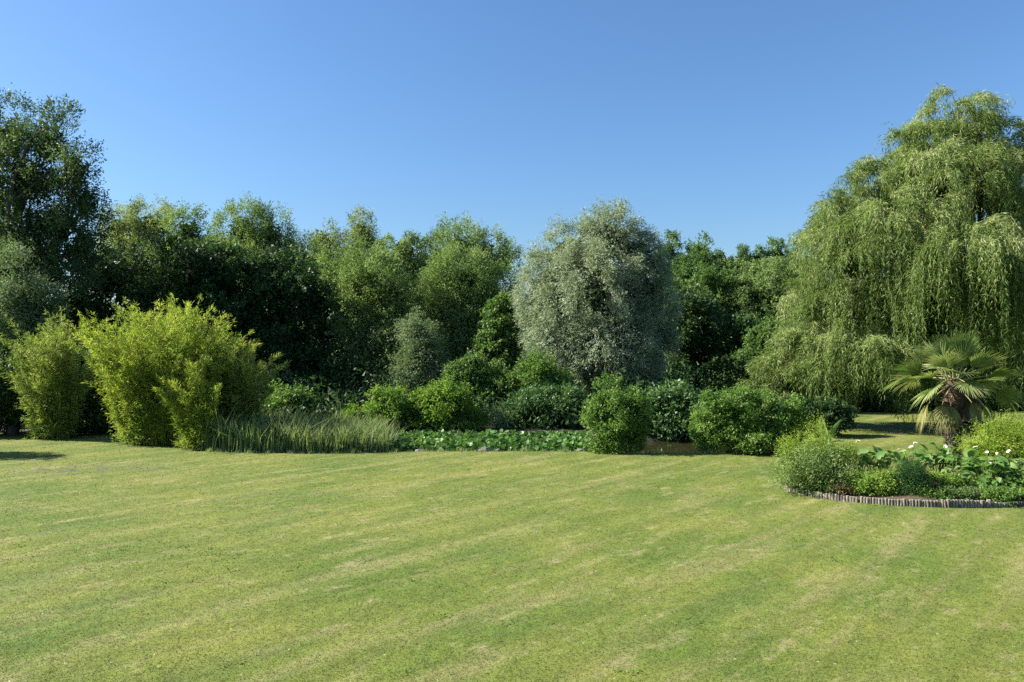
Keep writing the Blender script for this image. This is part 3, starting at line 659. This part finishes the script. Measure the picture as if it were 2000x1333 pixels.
# ---------------------------------------------------------------- reeds, lilies, stones, stake
def reeds():
    rng = np.random.default_rng(101); n = 9000
    x = rng.uniform(-10.6, -4.15, n); t = rng.random(n) ** .8; y = near_edge(x) + .10 + t * 3.6
    lim = np.interp(x, [-11, -10, -5.4, -4.6, -4.1], [3, 4, 4, 2.6, .9]); ok = (y - near_edge(x)) < lim
    x, y = x[ok], y[ok]; n = len(x)
    h = rng.uniform(.55, 1.2, n) * (1 + .16 * np.sin(x * 3.1 + y) * np.sin(y * 2.3) + .10 * np.sin(x * 7.7 + 1)) * np.interp(x, [-11, -9, -6, -3.9], [1.28, 1.12, .98, .88]); z0 = np.maximum(zground(x, y), -.3)
    a = rng.random(n) * 2 * np.pi; S = np.stack([np.cos(a), np.sin(a), np.zeros(n)], 1); w = rng.uniform(.010, .019, n)[:, None]
    lean = np.stack([rng.normal(.04, .15, n), rng.normal(0, .14, n), np.zeros(n)], 1); B = np.stack([x, y, z0], 1); up = np.array([0, 0, 1.])
    H = h[:, None] + .25; m = B + up * H * .55 + lean * H * .4; tip = B + up * H * rng.uniform(.86, 1, (n, 1)) + lean * H * rng.uniform(1, 2.4, (n, 1))
    V = np.stack([B - S * w, B + S * w, m + S * w, m - S * w, tip], 1).reshape(-1, 3)
    i = np.arange(n)[:, None] * 5
    Fc = np.concatenate([i + [[0, 1, 2]], i + [[0, 2, 3]], i + [[3, 2, 4]]])
    T = np.tile(rng.normal(.48, .17, n), 3)
    tag(link('reeds', mesh_np('reeds', V, Fc, 3, T), MATS['leaf_reed']), 'dense stand of tall green reeds at the left end of the pond', 'reeds', kind='stuff')
    # flowering tips
    n = 500; j = rng.choice(len(x), n); p = tip[j] - [0, 0, .12]
    tag(link('reed_flower_heads', leaf_mesh('reed_flower_heads', p, np.tile([0, 0, 1.], (n, 1)) + rng.normal(size=(n, 3)) * .2, rdir(rng, n), np.full(n, .15), np.full(n, .03), rng.uniform(.3, 1, n)), MATS['leaf_brown']), 'brownish flower heads on the reed tips', 'reeds', kind='stuff')
reeds()

def bank_grass():
    rng = np.random.default_rng(105); n = 5200
    x = rng.uniform(-10.8, 9.7, n); x = x + .12 * np.sin(x * 9); y = near_edge(x) + rng.normal(.02, .10, n)
    ok = np.sin(x * 4.3) + np.sin(x * 11.1 + 2) + rng.normal(size=n) * .8 > -.3; x, y = x[ok], y[ok]; n = len(x)
    h = rng.uniform(.04, .20, n) * (.7 + .5 * np.sin(x * 2.7) ** 2)
    P = np.stack([x, y, zground(x, y) - .01], 1)
    tag(link('bank_grass', leaf_mesh('bank_grass', P, np.stack([rng.normal(size=n) * .35, rng.normal(size=n) * .35, np.ones(n)], 1), rdir(rng, n), h, rng.uniform(.008, .016, n), rng.normal(.6, .2, n), True), MATS['leaf_reed']), 'ragged longer grass along the edge of the pond', 'grass', kind='stuff')
bank_grass()

def lily_leaf_mesh(rng, name):
    k = 9; an = np.linspace(.28, 2 * np.pi - .28, k); V = [[0, 0, 0]]
    for a in an: V.append([math.cos(a) * (1 + .06 * rng.normal()), math.sin(a) * .9, .16 * math.cos(2 * a + rng.random()) * .6 + .12])
    Fc = [(0, i, i + 1) for i in range(1, k)]
    V = np.array(V)
    return V, np.array(Fc)
def lilies():
    rng = np.random.default_rng(111)
    root = thing('water_lily_bed', 'mass of shiny water lily leaves standing above the pond in the middle', 'water lilies', (-.5, 27, -.21))
    n = 2700; x = rng.uniform(-4.4, 3.0, n); y = near_edge(x) + .45 + rng.random(n) * 4.2
    pos = np.stack([x, y, -.19 + rng.random(n) ** .9 * .36], 1); order = np.argsort(y); pos = pos[order]
    var = []
    for q in range(4):
        V, Fc = lily_leaf_mesh(rng, 'leaf'); me = mesh_np('leaf', V, Fc, 3, np.full(len(Fc), .2 + .15 * q)); me.materials.append(MATS['leaf_lily']); var.append((V, Fc, me))
    Vs, Fs, Ts = [], [], []
    off = 0
    for i, p in enumerate(pos):
        V, Fc, me = var[rng.integers(4)]; s = rng.uniform(.06, .105)
        R = Matrix.Rotation(rng.random() * 6.283, 4, 'Z') @ Matrix.Rotation(rng.normal() * .75, 4, 'X') @ Matrix.Rotation(rng.normal() * .75, 4, 'Y')
        if i < 300:
            o = bpy.data.objects.new('leaf', me); COL.objects.link(o); o.parent = root; o.matrix_local = Matrix.Translation(Vector(p) - root.location) @ R @ Matrix.Scale(s, 4)
        else:
            Vs.append((np.array(R.to_3x3()) @ (V * s).T).T + p); Fs.append(Fc + off); off += len(V); Ts.append(np.full(len(Fc), rng.uniform(.1, .75)))
    o = link('leaves', mesh_np('leaves', np.concatenate(Vs), np.concatenate(Fs), 3, np.concatenate(Ts)), MATS['leaf_lily'], root); o['kind'] = 'stuff'
lilies()

def rock(name, label, p, s, seed, mat='stone_grey'):
    rng = np.random.default_rng(seed)
    import bmesh
    bm = bmesh.new(); bmesh.ops.create_icosphere(bm, subdivisions=2, radius=1)
    for v in bm.verts:
        k = 1 + .18 * math.sin(v.co.x * 4 + seed) + .14 * math.sin(v.co.y * 5 + 2 * seed) + .06 * rng.normal()
        v.co = Vector((v.co.x * k * s, v.co.y * k * s * .7, v.co.z * k * s * .5))
    me = bpy.data.meshes.new(name); bm.to_mesh(me); bm.free()
    tag(link(name, me, MATS[mat], loc=p), label, 'stone', 'stones at the pond edge')
rock('stone', 'largest grey stone at the pond edge in front of the lily leaves', (-.92, 25.15, -.02), .24, 1)
rock('stone', 'small grey stone at the pond edge right of the largest one', (-.45, 25.2, -.03), .14, 2)
rock('stone', 'pale stone at the pond edge near the upright shrub', (2.35, 25.2, -.03), .15, 3)
rock('stone', 'flat stone at the pond edge near the reeds', (-3.1, 25.1, -.04), .17, 4)

rng0 = np.random.default_rng(5)
p = at(789, 790, 31.6)
tag(link('wooden_stake', tubes_mesh('wooden_stake', [(np.array([[p[0], 31.6, -.1], [p[0] + .01, 31.6, .7], [p[0], 31.6, 1.44]]), np.array([.028, .028, .024]))], 6), MATS['stake_wood']), 'thin pale stake standing between the two bright bank shrubs', 'stake')

def undergrowth():
    rng = np.random.default_rng(121); n = 48000
    x = rng.uniform(-34, 34, n); y = rng.uniform(30.2, 50, n)
    y = np.where(x < -11, np.maximum(y, 31.5), y); y = np.where(x > 9.5, np.maximum(y, 41.5), y)
    top = 1.0 + .9 * np.sin(x * .9) * np.sin(y * .8 + x * .3) + (y - 30) * .10
    z = rng.random(n) ** .7 * np.maximum(top, .35)
    P = np.stack([x, y, z], 1)
    tag(link('undergrowth', leaf_mesh('undergrowth', P, rdir(rng, n) + [0, 0, .2], rdir(rng, n) + [0, -.3, .6], rng.uniform(.14, .32, n), rng.uniform(.08, .16, n), rng.normal(.45, .18, n), True), MATS['leaf_dark']), 'dark tangle of undergrowth between the trees', 'undergrowth', kind='stuff')
    n = 45000
    x = rng.uniform(-75, 85, n); y = rng.uniform(64, 86, n)
    top = 6.8 + 1.2 * np.sin(x * .35) + .8 * np.sin(x * .9 + y) + .8 * np.sin(y * .7)
    z = rng.random(n) ** .6 * top
    tag(link('distant_wood', leaf_mesh('distant_wood', np.stack([x, y, z], 1), rdir(rng, n), rdir(rng, n) + [0, -.3, .6], rng.uniform(.35, .7, n), rng.uniform(.2, .4, n), rng.normal(.45, .18, n), True), MATS['leaf_alder']), 'far green wood closing the view behind the trees', 'wood', kind='stuff')
undergrowth()

# ---------------------------------------------------------------- flower bed
def edging():
    rng = np.random.default_rng(131)
    root = thing('log_edging', 'curved border of short upright weathered logs round the flower bed', 'edging', (BED_C[0], BED_C[1] - BED_R[1], 0))
    def log_mesh(mat):
        k = 8; V, Fc = [], []
        for (z, r) in ((-.06, 1), (.94, 1), (1.0, .82)):
            for a in np.linspace(0, 2 * np.pi, k, endpoint=False): V.append((r * .5 * math.cos(a), r * .5 * math.sin(a), z))
        for q in range(2): Fc += [(q * k + i, q * k + (i + 1) % k, (q + 1) * k + (i + 1) % k, (q + 1) * k + i) for i in range(k)]
        Fc.append(tuple(range(2 * k, 3 * k)))
        me = bpy.data.meshes.new('log'); me.from_pydata(V, [], Fc); me.materials.append(MATS[mat]); return me
    a_, b_ = log_mesh('weathered_log'), log_mesh('dark_log')
    th = math.radians(-176); tilt = 0; roll = 0
    while th < math.radians(-20):
        w = .062 * rng.uniform(.85, 1.12)
        if roll <= 0:
            roll = rng.integers(9, 24); seg_z = rng.normal() * .018; gapn = rng.random() < .35; th += .012 if gapn else .002
        roll -= 1
        x = BED_C[0] + BED_R[0] * math.cos(th); y = BED_C[1] + BED_R[1] * math.sin(th)
        o = bpy.data.objects.new('log', b_ if (x > 11.05 or rng.random() < .12) else a_); COL.objects.link(o); o.parent = root
        o.matrix_local = Matrix.Translation(Vector((x, y, 0)) - root.location) @ Matrix.Rotation(th, 4, 'Z') @ Matrix.Rotation(rng.normal() * .05, 4, 'X') @ Matrix.Rotation(rng.normal() * .05, 4, 'Y') @ Matrix.Diagonal((w, w, 0.165 + seg_z + rng.normal() * .008, 1))
        th += w * 1.0 / math.sqrt((BED_R[0] * math.sin(th)) ** 2 + (BED_R[1] * math.cos(th)) ** 2)
edging()

def soilz(x, y):
    e = ((x - BED_C[0]) / BED_R[0]) ** 2 + ((y - BED_C[1]) / BED_R[1]) ** 2
    return .2 - .1 * min(e, 1)

BG = 'plants in the flower bed'
shrub('shrub', 'yellow-green feathery shrub at the left end of the flower bed, behind', 1595, 18.7, [(1584, 872, 24, 28), (1562, 898, 28, 26), (1632, 900, 24, 22), (1590, 910, 46, 28)], 'leaf_feather', 26000, (.055, .013), 141, .14, 'willow', group=BG)
shrub('shrub', 'grey-green leafy shrub at the left front corner of the flower bed', 1590, 18.05, [(1565, 922, 32, 28), (1612, 925, 36, 28), (1556, 940, 26, 20), (1600, 946, 46, 16)], 'leaf_greygreen', 11000, (.075, .024), 142, .15, 'willow', group=BG)
shrub('shrub', 'bright green feathery shrub at the right end of the flower bed', 1950, 18.75, [(1922, 874, 30, 26), (1962, 866, 40, 32), (2015, 866, 45, 36), (1908, 897, 26, 22), (1960, 898, 58, 30)], 'leaf_feather', 36000, (.06, .015), 143, .16, 'willow', group=BG)
shrub('low_shrub', 'low bright leafy ground plant behind the logs, left of the dark ball', 1700, 17.6, [(1690, 948, 34, 20), (1725, 948, 34, 22), (1755, 950, 26, 20), (1670, 955, 20, 14)], 'leaf_cover', 12000, (.05, .03), 144, .11, group=BG, cat='plant')
shrub('conifer', 'small dark rounded conifer just behind the log border', 1780, 17.3, [(1780, 947, 22, 25), (1779, 934, 16, 16)], 'leaf_conifer', 22000, (.040, .010), 145, .06, 'willow', group=BG, cat='conifer')
shrub('low_shrub', 'light green leafy plant with pink flowers right of the dark ball', 1835, 17.5, [(1820, 955, 22, 18), (1848, 950, 24, 20), (1835, 965, 30, 12)], 'leaf_cover', 8000, (.055, .03), 146, .10, group=BG, cat='plant')
shrub('low_shrub', 'dark green leafy plant low at the right front of the bed', 1950, 17.4, [(1910, 962, 30, 14), (1955, 962, 34, 15), (1995, 960, 26, 16), (2040, 955, 30, 18)], 'leaf_shrub', 10000, (.06, .03), 147, .11, group=BG, cat='plant')
shrub('low_shrub', 'brownish dry low plant at the gap in the log border', 1640, 17.55, [(1640, 966, 26, 10), (1665, 968, 20, 8)], 'leaf_brown', 2500, (.045, .02), 148, .09, group=BG, cat='plant')
shrub('low_shrub', 'dry olive ground plant behind the middle of the log border', 1860, 17.0, [(1850, 975, 34, 9), (1810, 975, 22, 8), (1890, 974, 20, 8)], 'leaf_reed', 3500, (.05, .02), 149, .08, group=BG, cat='plant')

shrub('low_shrub', 'low green creeping plant along the inside of the log border', 1870, 16.85, [(x, 977 + 3 * math.sin(x), 24, 8) for x in range(1806, 2040, 38)], 'leaf_shrub', 9000, (.05, .026), 150, .08, group=BG, cat='plant')

def calla_leaf():
    # arrow-shaped blade, folded along the midrib, tip curling down
    ts = np.array([-.18, 0, .2, .45, .7, .88, 1.0]); ws = np.array([.14, .30, .36, .30, .19, .08, 0.005])
    V, Fc = [], []
    for t, w in zip(ts, ws):
        z = .10 * math.sin(max(t, 0) * 2.4) - .22 * max(t, 0) ** 2
        V += [(t, -w, z + .35 * w), (t, 0, z), (t, w, z + .35 * w)]
    for i in range(len(ts) - 1):
        a = i * 3
        Fc += [(a, a + 3, a + 4, a + 1), (a + 1, a + 4, a + 5, a + 2)]
    return np.array(V), np.array(Fc)
CV, CF = calla_leaf()
CALLA = []
for q in range(4):
    me = mesh_np('leaf', CV, CF, 4, np.full(len(CF), .25 + .17 * q), True); me.materials.append(MATS['leaf_calla']); CALLA.append(me)

def flower_mesh():
    V, Fc = [], []; k = 10
    for q, (r, z) in enumerate(((.018, 0), (.028, .05), (.05, .10), (.085, .135))):
        for i in range(k):
            a = 2 * np.pi * i / k; e = 1 + (.35 * max(math.cos(a), 0) ** 2 if q > 1 else 0)
            V.append((r * e * math.cos(a), r * e * math.sin(a), z + (.04 * math.cos(a) if q > 1 else 0)))
    for q in range(3): Fc += [(q * k + i, q * k + (i + 1) % k, (q + 1) * k + (i + 1) % k, (q + 1) * k + i) for i in range(k)]
    me = bpy.data.meshes.new('flower'); me.from_pydata(V, [], Fc); me.materials.append(MATS['petal_white'])
    me2 = me.copy(); me2.materials[0] = MATS['petal_cream']
    sp = tubes_mesh('spadix', [(np.array([[0, 0, .03], [0, 0, .08], [.005, 0, .12]]), np.array([.008, .009, .004]))], 6); sp.materials.append(MATS['spadix_yellow'])
    return me, me2, sp
FLW, FLC, SPX = flower_mesh()

def calla(label, px, py, nleaf, spread, hgt, flowers, seed, leaf_s=.24, cream=False):
    rng = np.random.default_rng(seed); b = gnd(px, py); b[2] = soilz(b[0], b[1])
    root = thing('calla_lily', label, 'calla lily', b, BG)
    tb = []
    for i in range(nleaf):
        a = rng.random() * 2 * np.pi; rr = spread * math.sqrt(rng.random())
        tip = np.array([math.cos(a) * rr, math.sin(a) * rr * .8, hgt * rng.uniform(.45, 1.0) * (1 - .25 * (rr / spread) ** 2)])
        tb.append(limb(rng, b + tip * [.2, .2, -.02], b + tip, .012, .007, .06, 5))
        o = bpy.data.objects.new('leaf', CALLA[rng.integers(4)]); COL.objects.link(o); o.parent = root
        o.matrix_local = Matrix.Translation(Vector(tip)) @ Matrix.Rotation(a + rng.normal() * .7, 4, 'Z') @ Matrix.Rotation(rng.uniform(-.9, .45), 4, 'Y') @ Matrix.Rotation(rng.normal() * .4, 4, 'X') @ Matrix.Scale(leaf_s * rng.uniform(.7, 1.25), 4)
    for (fx, fy) in flowers:
        w = at(fx, fy, b[1] - .15 + rng.normal() * .15) - b; w[2] = max(w[2], .2)
        tb.append(limb(rng, b + w * [.25, .25, 0], b + w, .008, .007, .03, 5))
        o = bpy.data.objects.new('flower', FLC if (cream or rng.random() < .5) else FLW); COL.objects.link(o); o.parent = root
        o.matrix_local = Matrix.Translation(Vector(w)) @ Matrix.Rotation(rng.random() * 6.28, 4, 'Z') @ Matrix.Rotation(rng.uniform(.5, 1.2), 4, 'Y') @ Matrix.Scale(rng.uniform(.42, .62), 4)
        s = bpy.data.objects.new('spadix', SPX); COL.objects.link(s); s.parent = o
    link('stems', tubes_mesh('stems', tb, 5), MATS['stalk_green'], root)
calla('leafy calla lily clump right of the grey-green shrub, few flowers', 1680, 951, 30, .45, .80, [(1672, 865)], 151)
calla('calla lily clump left of the palm with one flower above its leaves', 1725, 948, 28, .42, .72, [(1757, 882)], 152)
calla('calla lily clump behind the dark ball conifer with two pale flowers', 1782, 950, 30, .45, .78, [(1784, 868), (1783, 876)], 153, .27)
calla('broad-leaved calla lily clump just left of the palm trunk', 1832, 948, 34, .42, .84, [(1815, 886), (1843, 874)], 154, .29)
calla('calla lily clump right of the palm trunk with a large front leaf', 1880, 960, 30, .42, .74, [(1910, 877)], 155, .28)
calla('calla lily clump with the brightest cluster of white flowers', 1932, 970, 44, .50, .80, [(1928, 886), (1951, 897), (1946, 914), (1936, 909), (1947, 889)], 156, .25)
calla('tall calla lily clump at the right edge of the picture', 1988, 971, 40, .50, .82, [(1974, 883), (1990, 905)], 157, .26)
calla('low calla lily clump with cream flowers at the right front', 1905, 974, 26, .40, .44, [(1905, 946), (1955, 938)], 158, .2, True)
calla('calla lily clump with pale blade-like leaves in the right front corner', 1965, 975, 28, .42, .50, [(1958, 943)], 159, .2, True)

def pink_flower(label, px, py, d, seed):
    rng = np.random.default_rng(seed); p = at(px, py, d)
    root = thing('pink_flower', label, 'flower', (p[0], p[1], soilz(p[0], p[1])), 'pink flowers in the bed')
    n = 46; u = rdir(rng, n); u[:, 2] = np.abs(u[:, 2]) * .8
    link('petals', leaf_mesh('petals', p + u * .02, u, rdir(rng, n) * .4 + [0, 0, 1.], np.full(n, .06), np.full(n, .035), rng.random(n)), MATS['petal_pink'], root)
    link('stem', tubes_mesh('stem', [limb(rng, (p[0], p[1], soilz(p[0], p[1])), p, .006, .005, .03, 5)], 5), MATS['stalk_green'], root)
pink_flower('lower salmon-pink bloom right of the dark ball conifer', 1829, 948, 17.1, 161)
pink_flower('upper salmon-pink bloom nearer the palm trunk', 1842, 936, 17.5, 162)

def banana():
    rng = np.random.default_rng(171); b = at(1620, 880, 19.2); b[2] = soilz(b[0], b[1])
    root = thing('banana_plant', 'young banana plant with two rolled upright leaves behind the left shrub', 'banana plant', b, BG)
    crown = at(1620, 856, 19.2)
    link('pseudostem', tubes_mesh('pseudostem', [limb(rng, b, crown, .07, .045, .02, 6)], 8), MATS['petiole'], root)
    def blade(a, tip, w, roll, side, droop=0.0, tint=.5):
        k = 12; t = np.linspace(0, 1, k); ax = tip - a; ln = np.linalg.norm(ax); V, Fc = [], []
        sd = unit(np.asarray(side, float)); nr = unit(np.cross(ax, sd))
        for i in range(k):
            c = a + ax * t[i] + np.array([0, 0, -droop * ln * t[i] ** 2.5]); wd = w * (math.sin(math.pi * (.08 + .88 * t[i]) ** .75) ** .8)
            for s in (-1, -.5, 0, .5, 1):
                V.append(c + sd * s * wd * (1 - roll * abs(s) * .45) + nr * (abs(s) ** 1.3) * wd * roll)
        for i in range(k - 1):
            for j in range(4): q = i * 5 + j; Fc.append((q, q + 1, q + 6, q + 5))
        link('leaf', mesh_np('leaf', np.array(V), np.array(Fc), 4, np.full(len(Fc), tint), True), MATS['leaf_banana'], root)
    blade(crown - [0, 0, .15], at(1604, 814, 19.1), .17, .55, (1, .3, .1), 0, .75)
    blade(crown - [0, 0, .1], at(1644, 820, 19.1), .13, .7, (.8, .6, -.3), 0, .3)
    blade(crown - [0, 0, .15], at(1664, 858, 19.0), .09, .5, (.2, 1, .1), .25, .8)
    blade(crown - [0, 0, .2], at(1585, 858, 19.4), .11, .4, (.2, 1, .1), .2, .4)
banana()

def palm():
    rng = np.random.default_rng(181); d = 20.3
    b = at(1864, 925, d); b[2] = soilz(b[0], b[1])
    root = thing('palm_tree', 'fan palm with brown shaggy trunk and drooping yellow lower leaves in the bed', 'palm tree', b)
    top = at(1862, 742, d)
    k = 16; t = np.linspace(0, 1, k)[:, None]
    pts = b * (1 - t) ** 2 + 2 * (at(1860, 860, d)) * t * (1 - t) + top * t ** 2
    low = pts[:8]; 
    link('trunk', tubes_mesh('trunk', [(pts[:9], np.array([.13, .12, .11, .115, .11, .12, .125, .14, .16]))], 10), MATS['palm_bark'], root)
    rr = np.array([.16, .18, .21, .24, .25, .24, .20, .14]); link('fibre_sheath', tubes_mesh('fibre_sheath', [(pts[8:16], rr)], 12), MATS['palm_fibre'], root)
    # shaggy fibres and old leaf bases on the trunk
    n = 1500; i = rng.integers(0, k - 2, n); f = rng.random(n)[:, None]; c = pts[i] * (1 - f) + pts[i + 1] * f
    a = rng.random(n) * 2 * np.pi; rad = np.interp(i, [0, 7, 9, 12, 15], [.13, .16, .18, .24, .18])[:, None]; rd = np.stack([np.cos(a), np.sin(a), np.zeros(n)], 1)
    link('fibres', leaf_mesh('fibres', c + rd * rad * .95, rd * .5 + rng.normal(size=(n, 3)) * .3 + [0, 0, .25], rd, rng.uniform(.06, .16, n), rng.uniform(.015, .04, n), rng.random(n)), MATS['palm_fibre'], root)
    def frond(az, elev, plen, blen, old, twist=0.0, spread=2.5, hang=.0):
        dv = np.array([math.cos(az) * math.cos(elev), math.sin(az) * math.cos(elev), math.sin(elev)])
        a = top + np.array([math.cos(az), math.sin(az), 0]) * .12 + [0, 0, rng.uniform(-.25, .1) - (.15 if old else 0)]
        kk = 7; tt = np.linspace(0, 1, kk)[:, None]; p = a + dv * plen * tt - np.array([0, 0, 1.]) * (.10 + hang * .5) * plen * tt ** 2
        e = p[-1]; ax = unit(p[-1] - p[-2] - np.array([0, 0, hang * .10])); sd = unit(np.cross(ax, [0, 0, 1.])); nr = np.cross(sd, ax)
        sd2 = sd * math.cos(twist) + nr * math.sin(twist); nr2 = np.cross(sd2, ax)
        ns = 30; V, Fc, Tn = [], [], []
        for q in range(ns):
            g = (q / (ns - 1) - .5) * spread; L = blen * (1 - .28 * (abs(g) / (spread / 2)) ** 2) * rng.uniform(.9, 1.06)
            dd = ax * math.cos(g) + sd2 * math.sin(g) + nr2 * .22 * abs(math.sin(g)); pe = unit(np.cross(dd, nr2))
            prev = None; drp = rng.uniform(.03, .11) + hang * rng.uniform(.7, 1.2) + (.25 if rng.random() < .12 else 0)
            for j, tj in enumerate((.02, .35, .6, .82, 1.0)):
                w = (.2, 1.0, .95, .6, .06)[j] * blen * spread / ns * .46 * (.62 if tj > .5 else .72)
                c = e + dd * L * tj - np.array([0, 0, 1.]) * drp * L * max(tj - .3, 0) ** 1.8 * 1.6
                V += [c - pe * w + nr2 * w * .5, c, c + pe * w + nr2 * w * .5]
                if j:
                    o = len(V) - 6; Fc += [(o, o + 3, o + 4, o + 1), (o + 1, o + 4, o + 5, o + 2)]; Tn += [.5 + rng.normal() * .06 + (.12 if j > 2 else 0)] * 2
        Tn = np.array(Tn) + rng.normal() * .12
        fo = link('frond', mesh_np('frond', np.array(V), np.array(Fc), 4, Tn), MATS['leaf_palm_old' if old else 'leaf_palm'], root)
        pm = tubes_mesh('petiole', [(p, np.linspace(.018, .010, kk))], 5)
        pe_o = bpy.data.objects.new('petiole', pm); pm.materials.append(MATS['petiole']); COL.objects.link(pe_o); pe_o.parent = fo
    R = math.radians
    for az_, el_, pl, bl, tw in [(95, 76, .55, .80, 0), (60, 66, .6, .78, .2), (130, 66, .6, .76, -.2), (-80, 74, .5, .74, 0), (-170, 70, .55, .74, .1), (0, 68, .55, .76, 0), (-100, 80, .62, .80, 0), (-60, 72, .62, .78, .3), (-125, 70, .62, .76, -.3), (40, 55, .62, .76, .4), (145, 55, .62, .74, -.4), (25, 45, .62, .75, .5), (155, 45, .6, .72, -.5), (-40, 50, .5, .68, .3), (-135, 48, .5, .70, -.3),
                                 (5, 28, .75, .72, .6), (178, 30, .75, .70, -.5), (-20, 22, .7, .70, .4), (-160, 20, .75, .70, -.4), (-60, 25, .55, .62, 0), (-115, 22, .6, .65, 0), (80, 35, .6, .7, 0),
                                 (10, 5, .85, .72, .5), (170, 6, .9, .72, -.4), (-30, 2, .8, .68, .3), (-150, 0, .8, .68, -.3), (-95, 2, .55, .62, .1), (50, 10, .8, .7, .2), (120, 10, .8, .7, -.2)]:
        frond(R(az_ + rng.normal() * 5), R(el_ + rng.normal() * 4), pl * 1.12, bl * 1.1, False, tw + rng.normal() * .15, hang=.03 + (.14 if el_ < 15 else 0))
    for az_, el_, pl, bl in [(-62, -20, .40, .50), (-150, -16, .6, .52), (-172, -10, .7, .54), (-128, -12, .5, .48), (-30, -18, .62, .60), (0, -15, .7, .60)]:
        frond(R(az_ + rng.normal() * 5), R(el_), pl, bl, az_ not in (-30, 0), rng.normal() * .2, 2.0, hang=.75)
palm()
print('triangles', sum(len(m.loops) - 2 * len(m.polygons) for m in bpy.data.meshes))
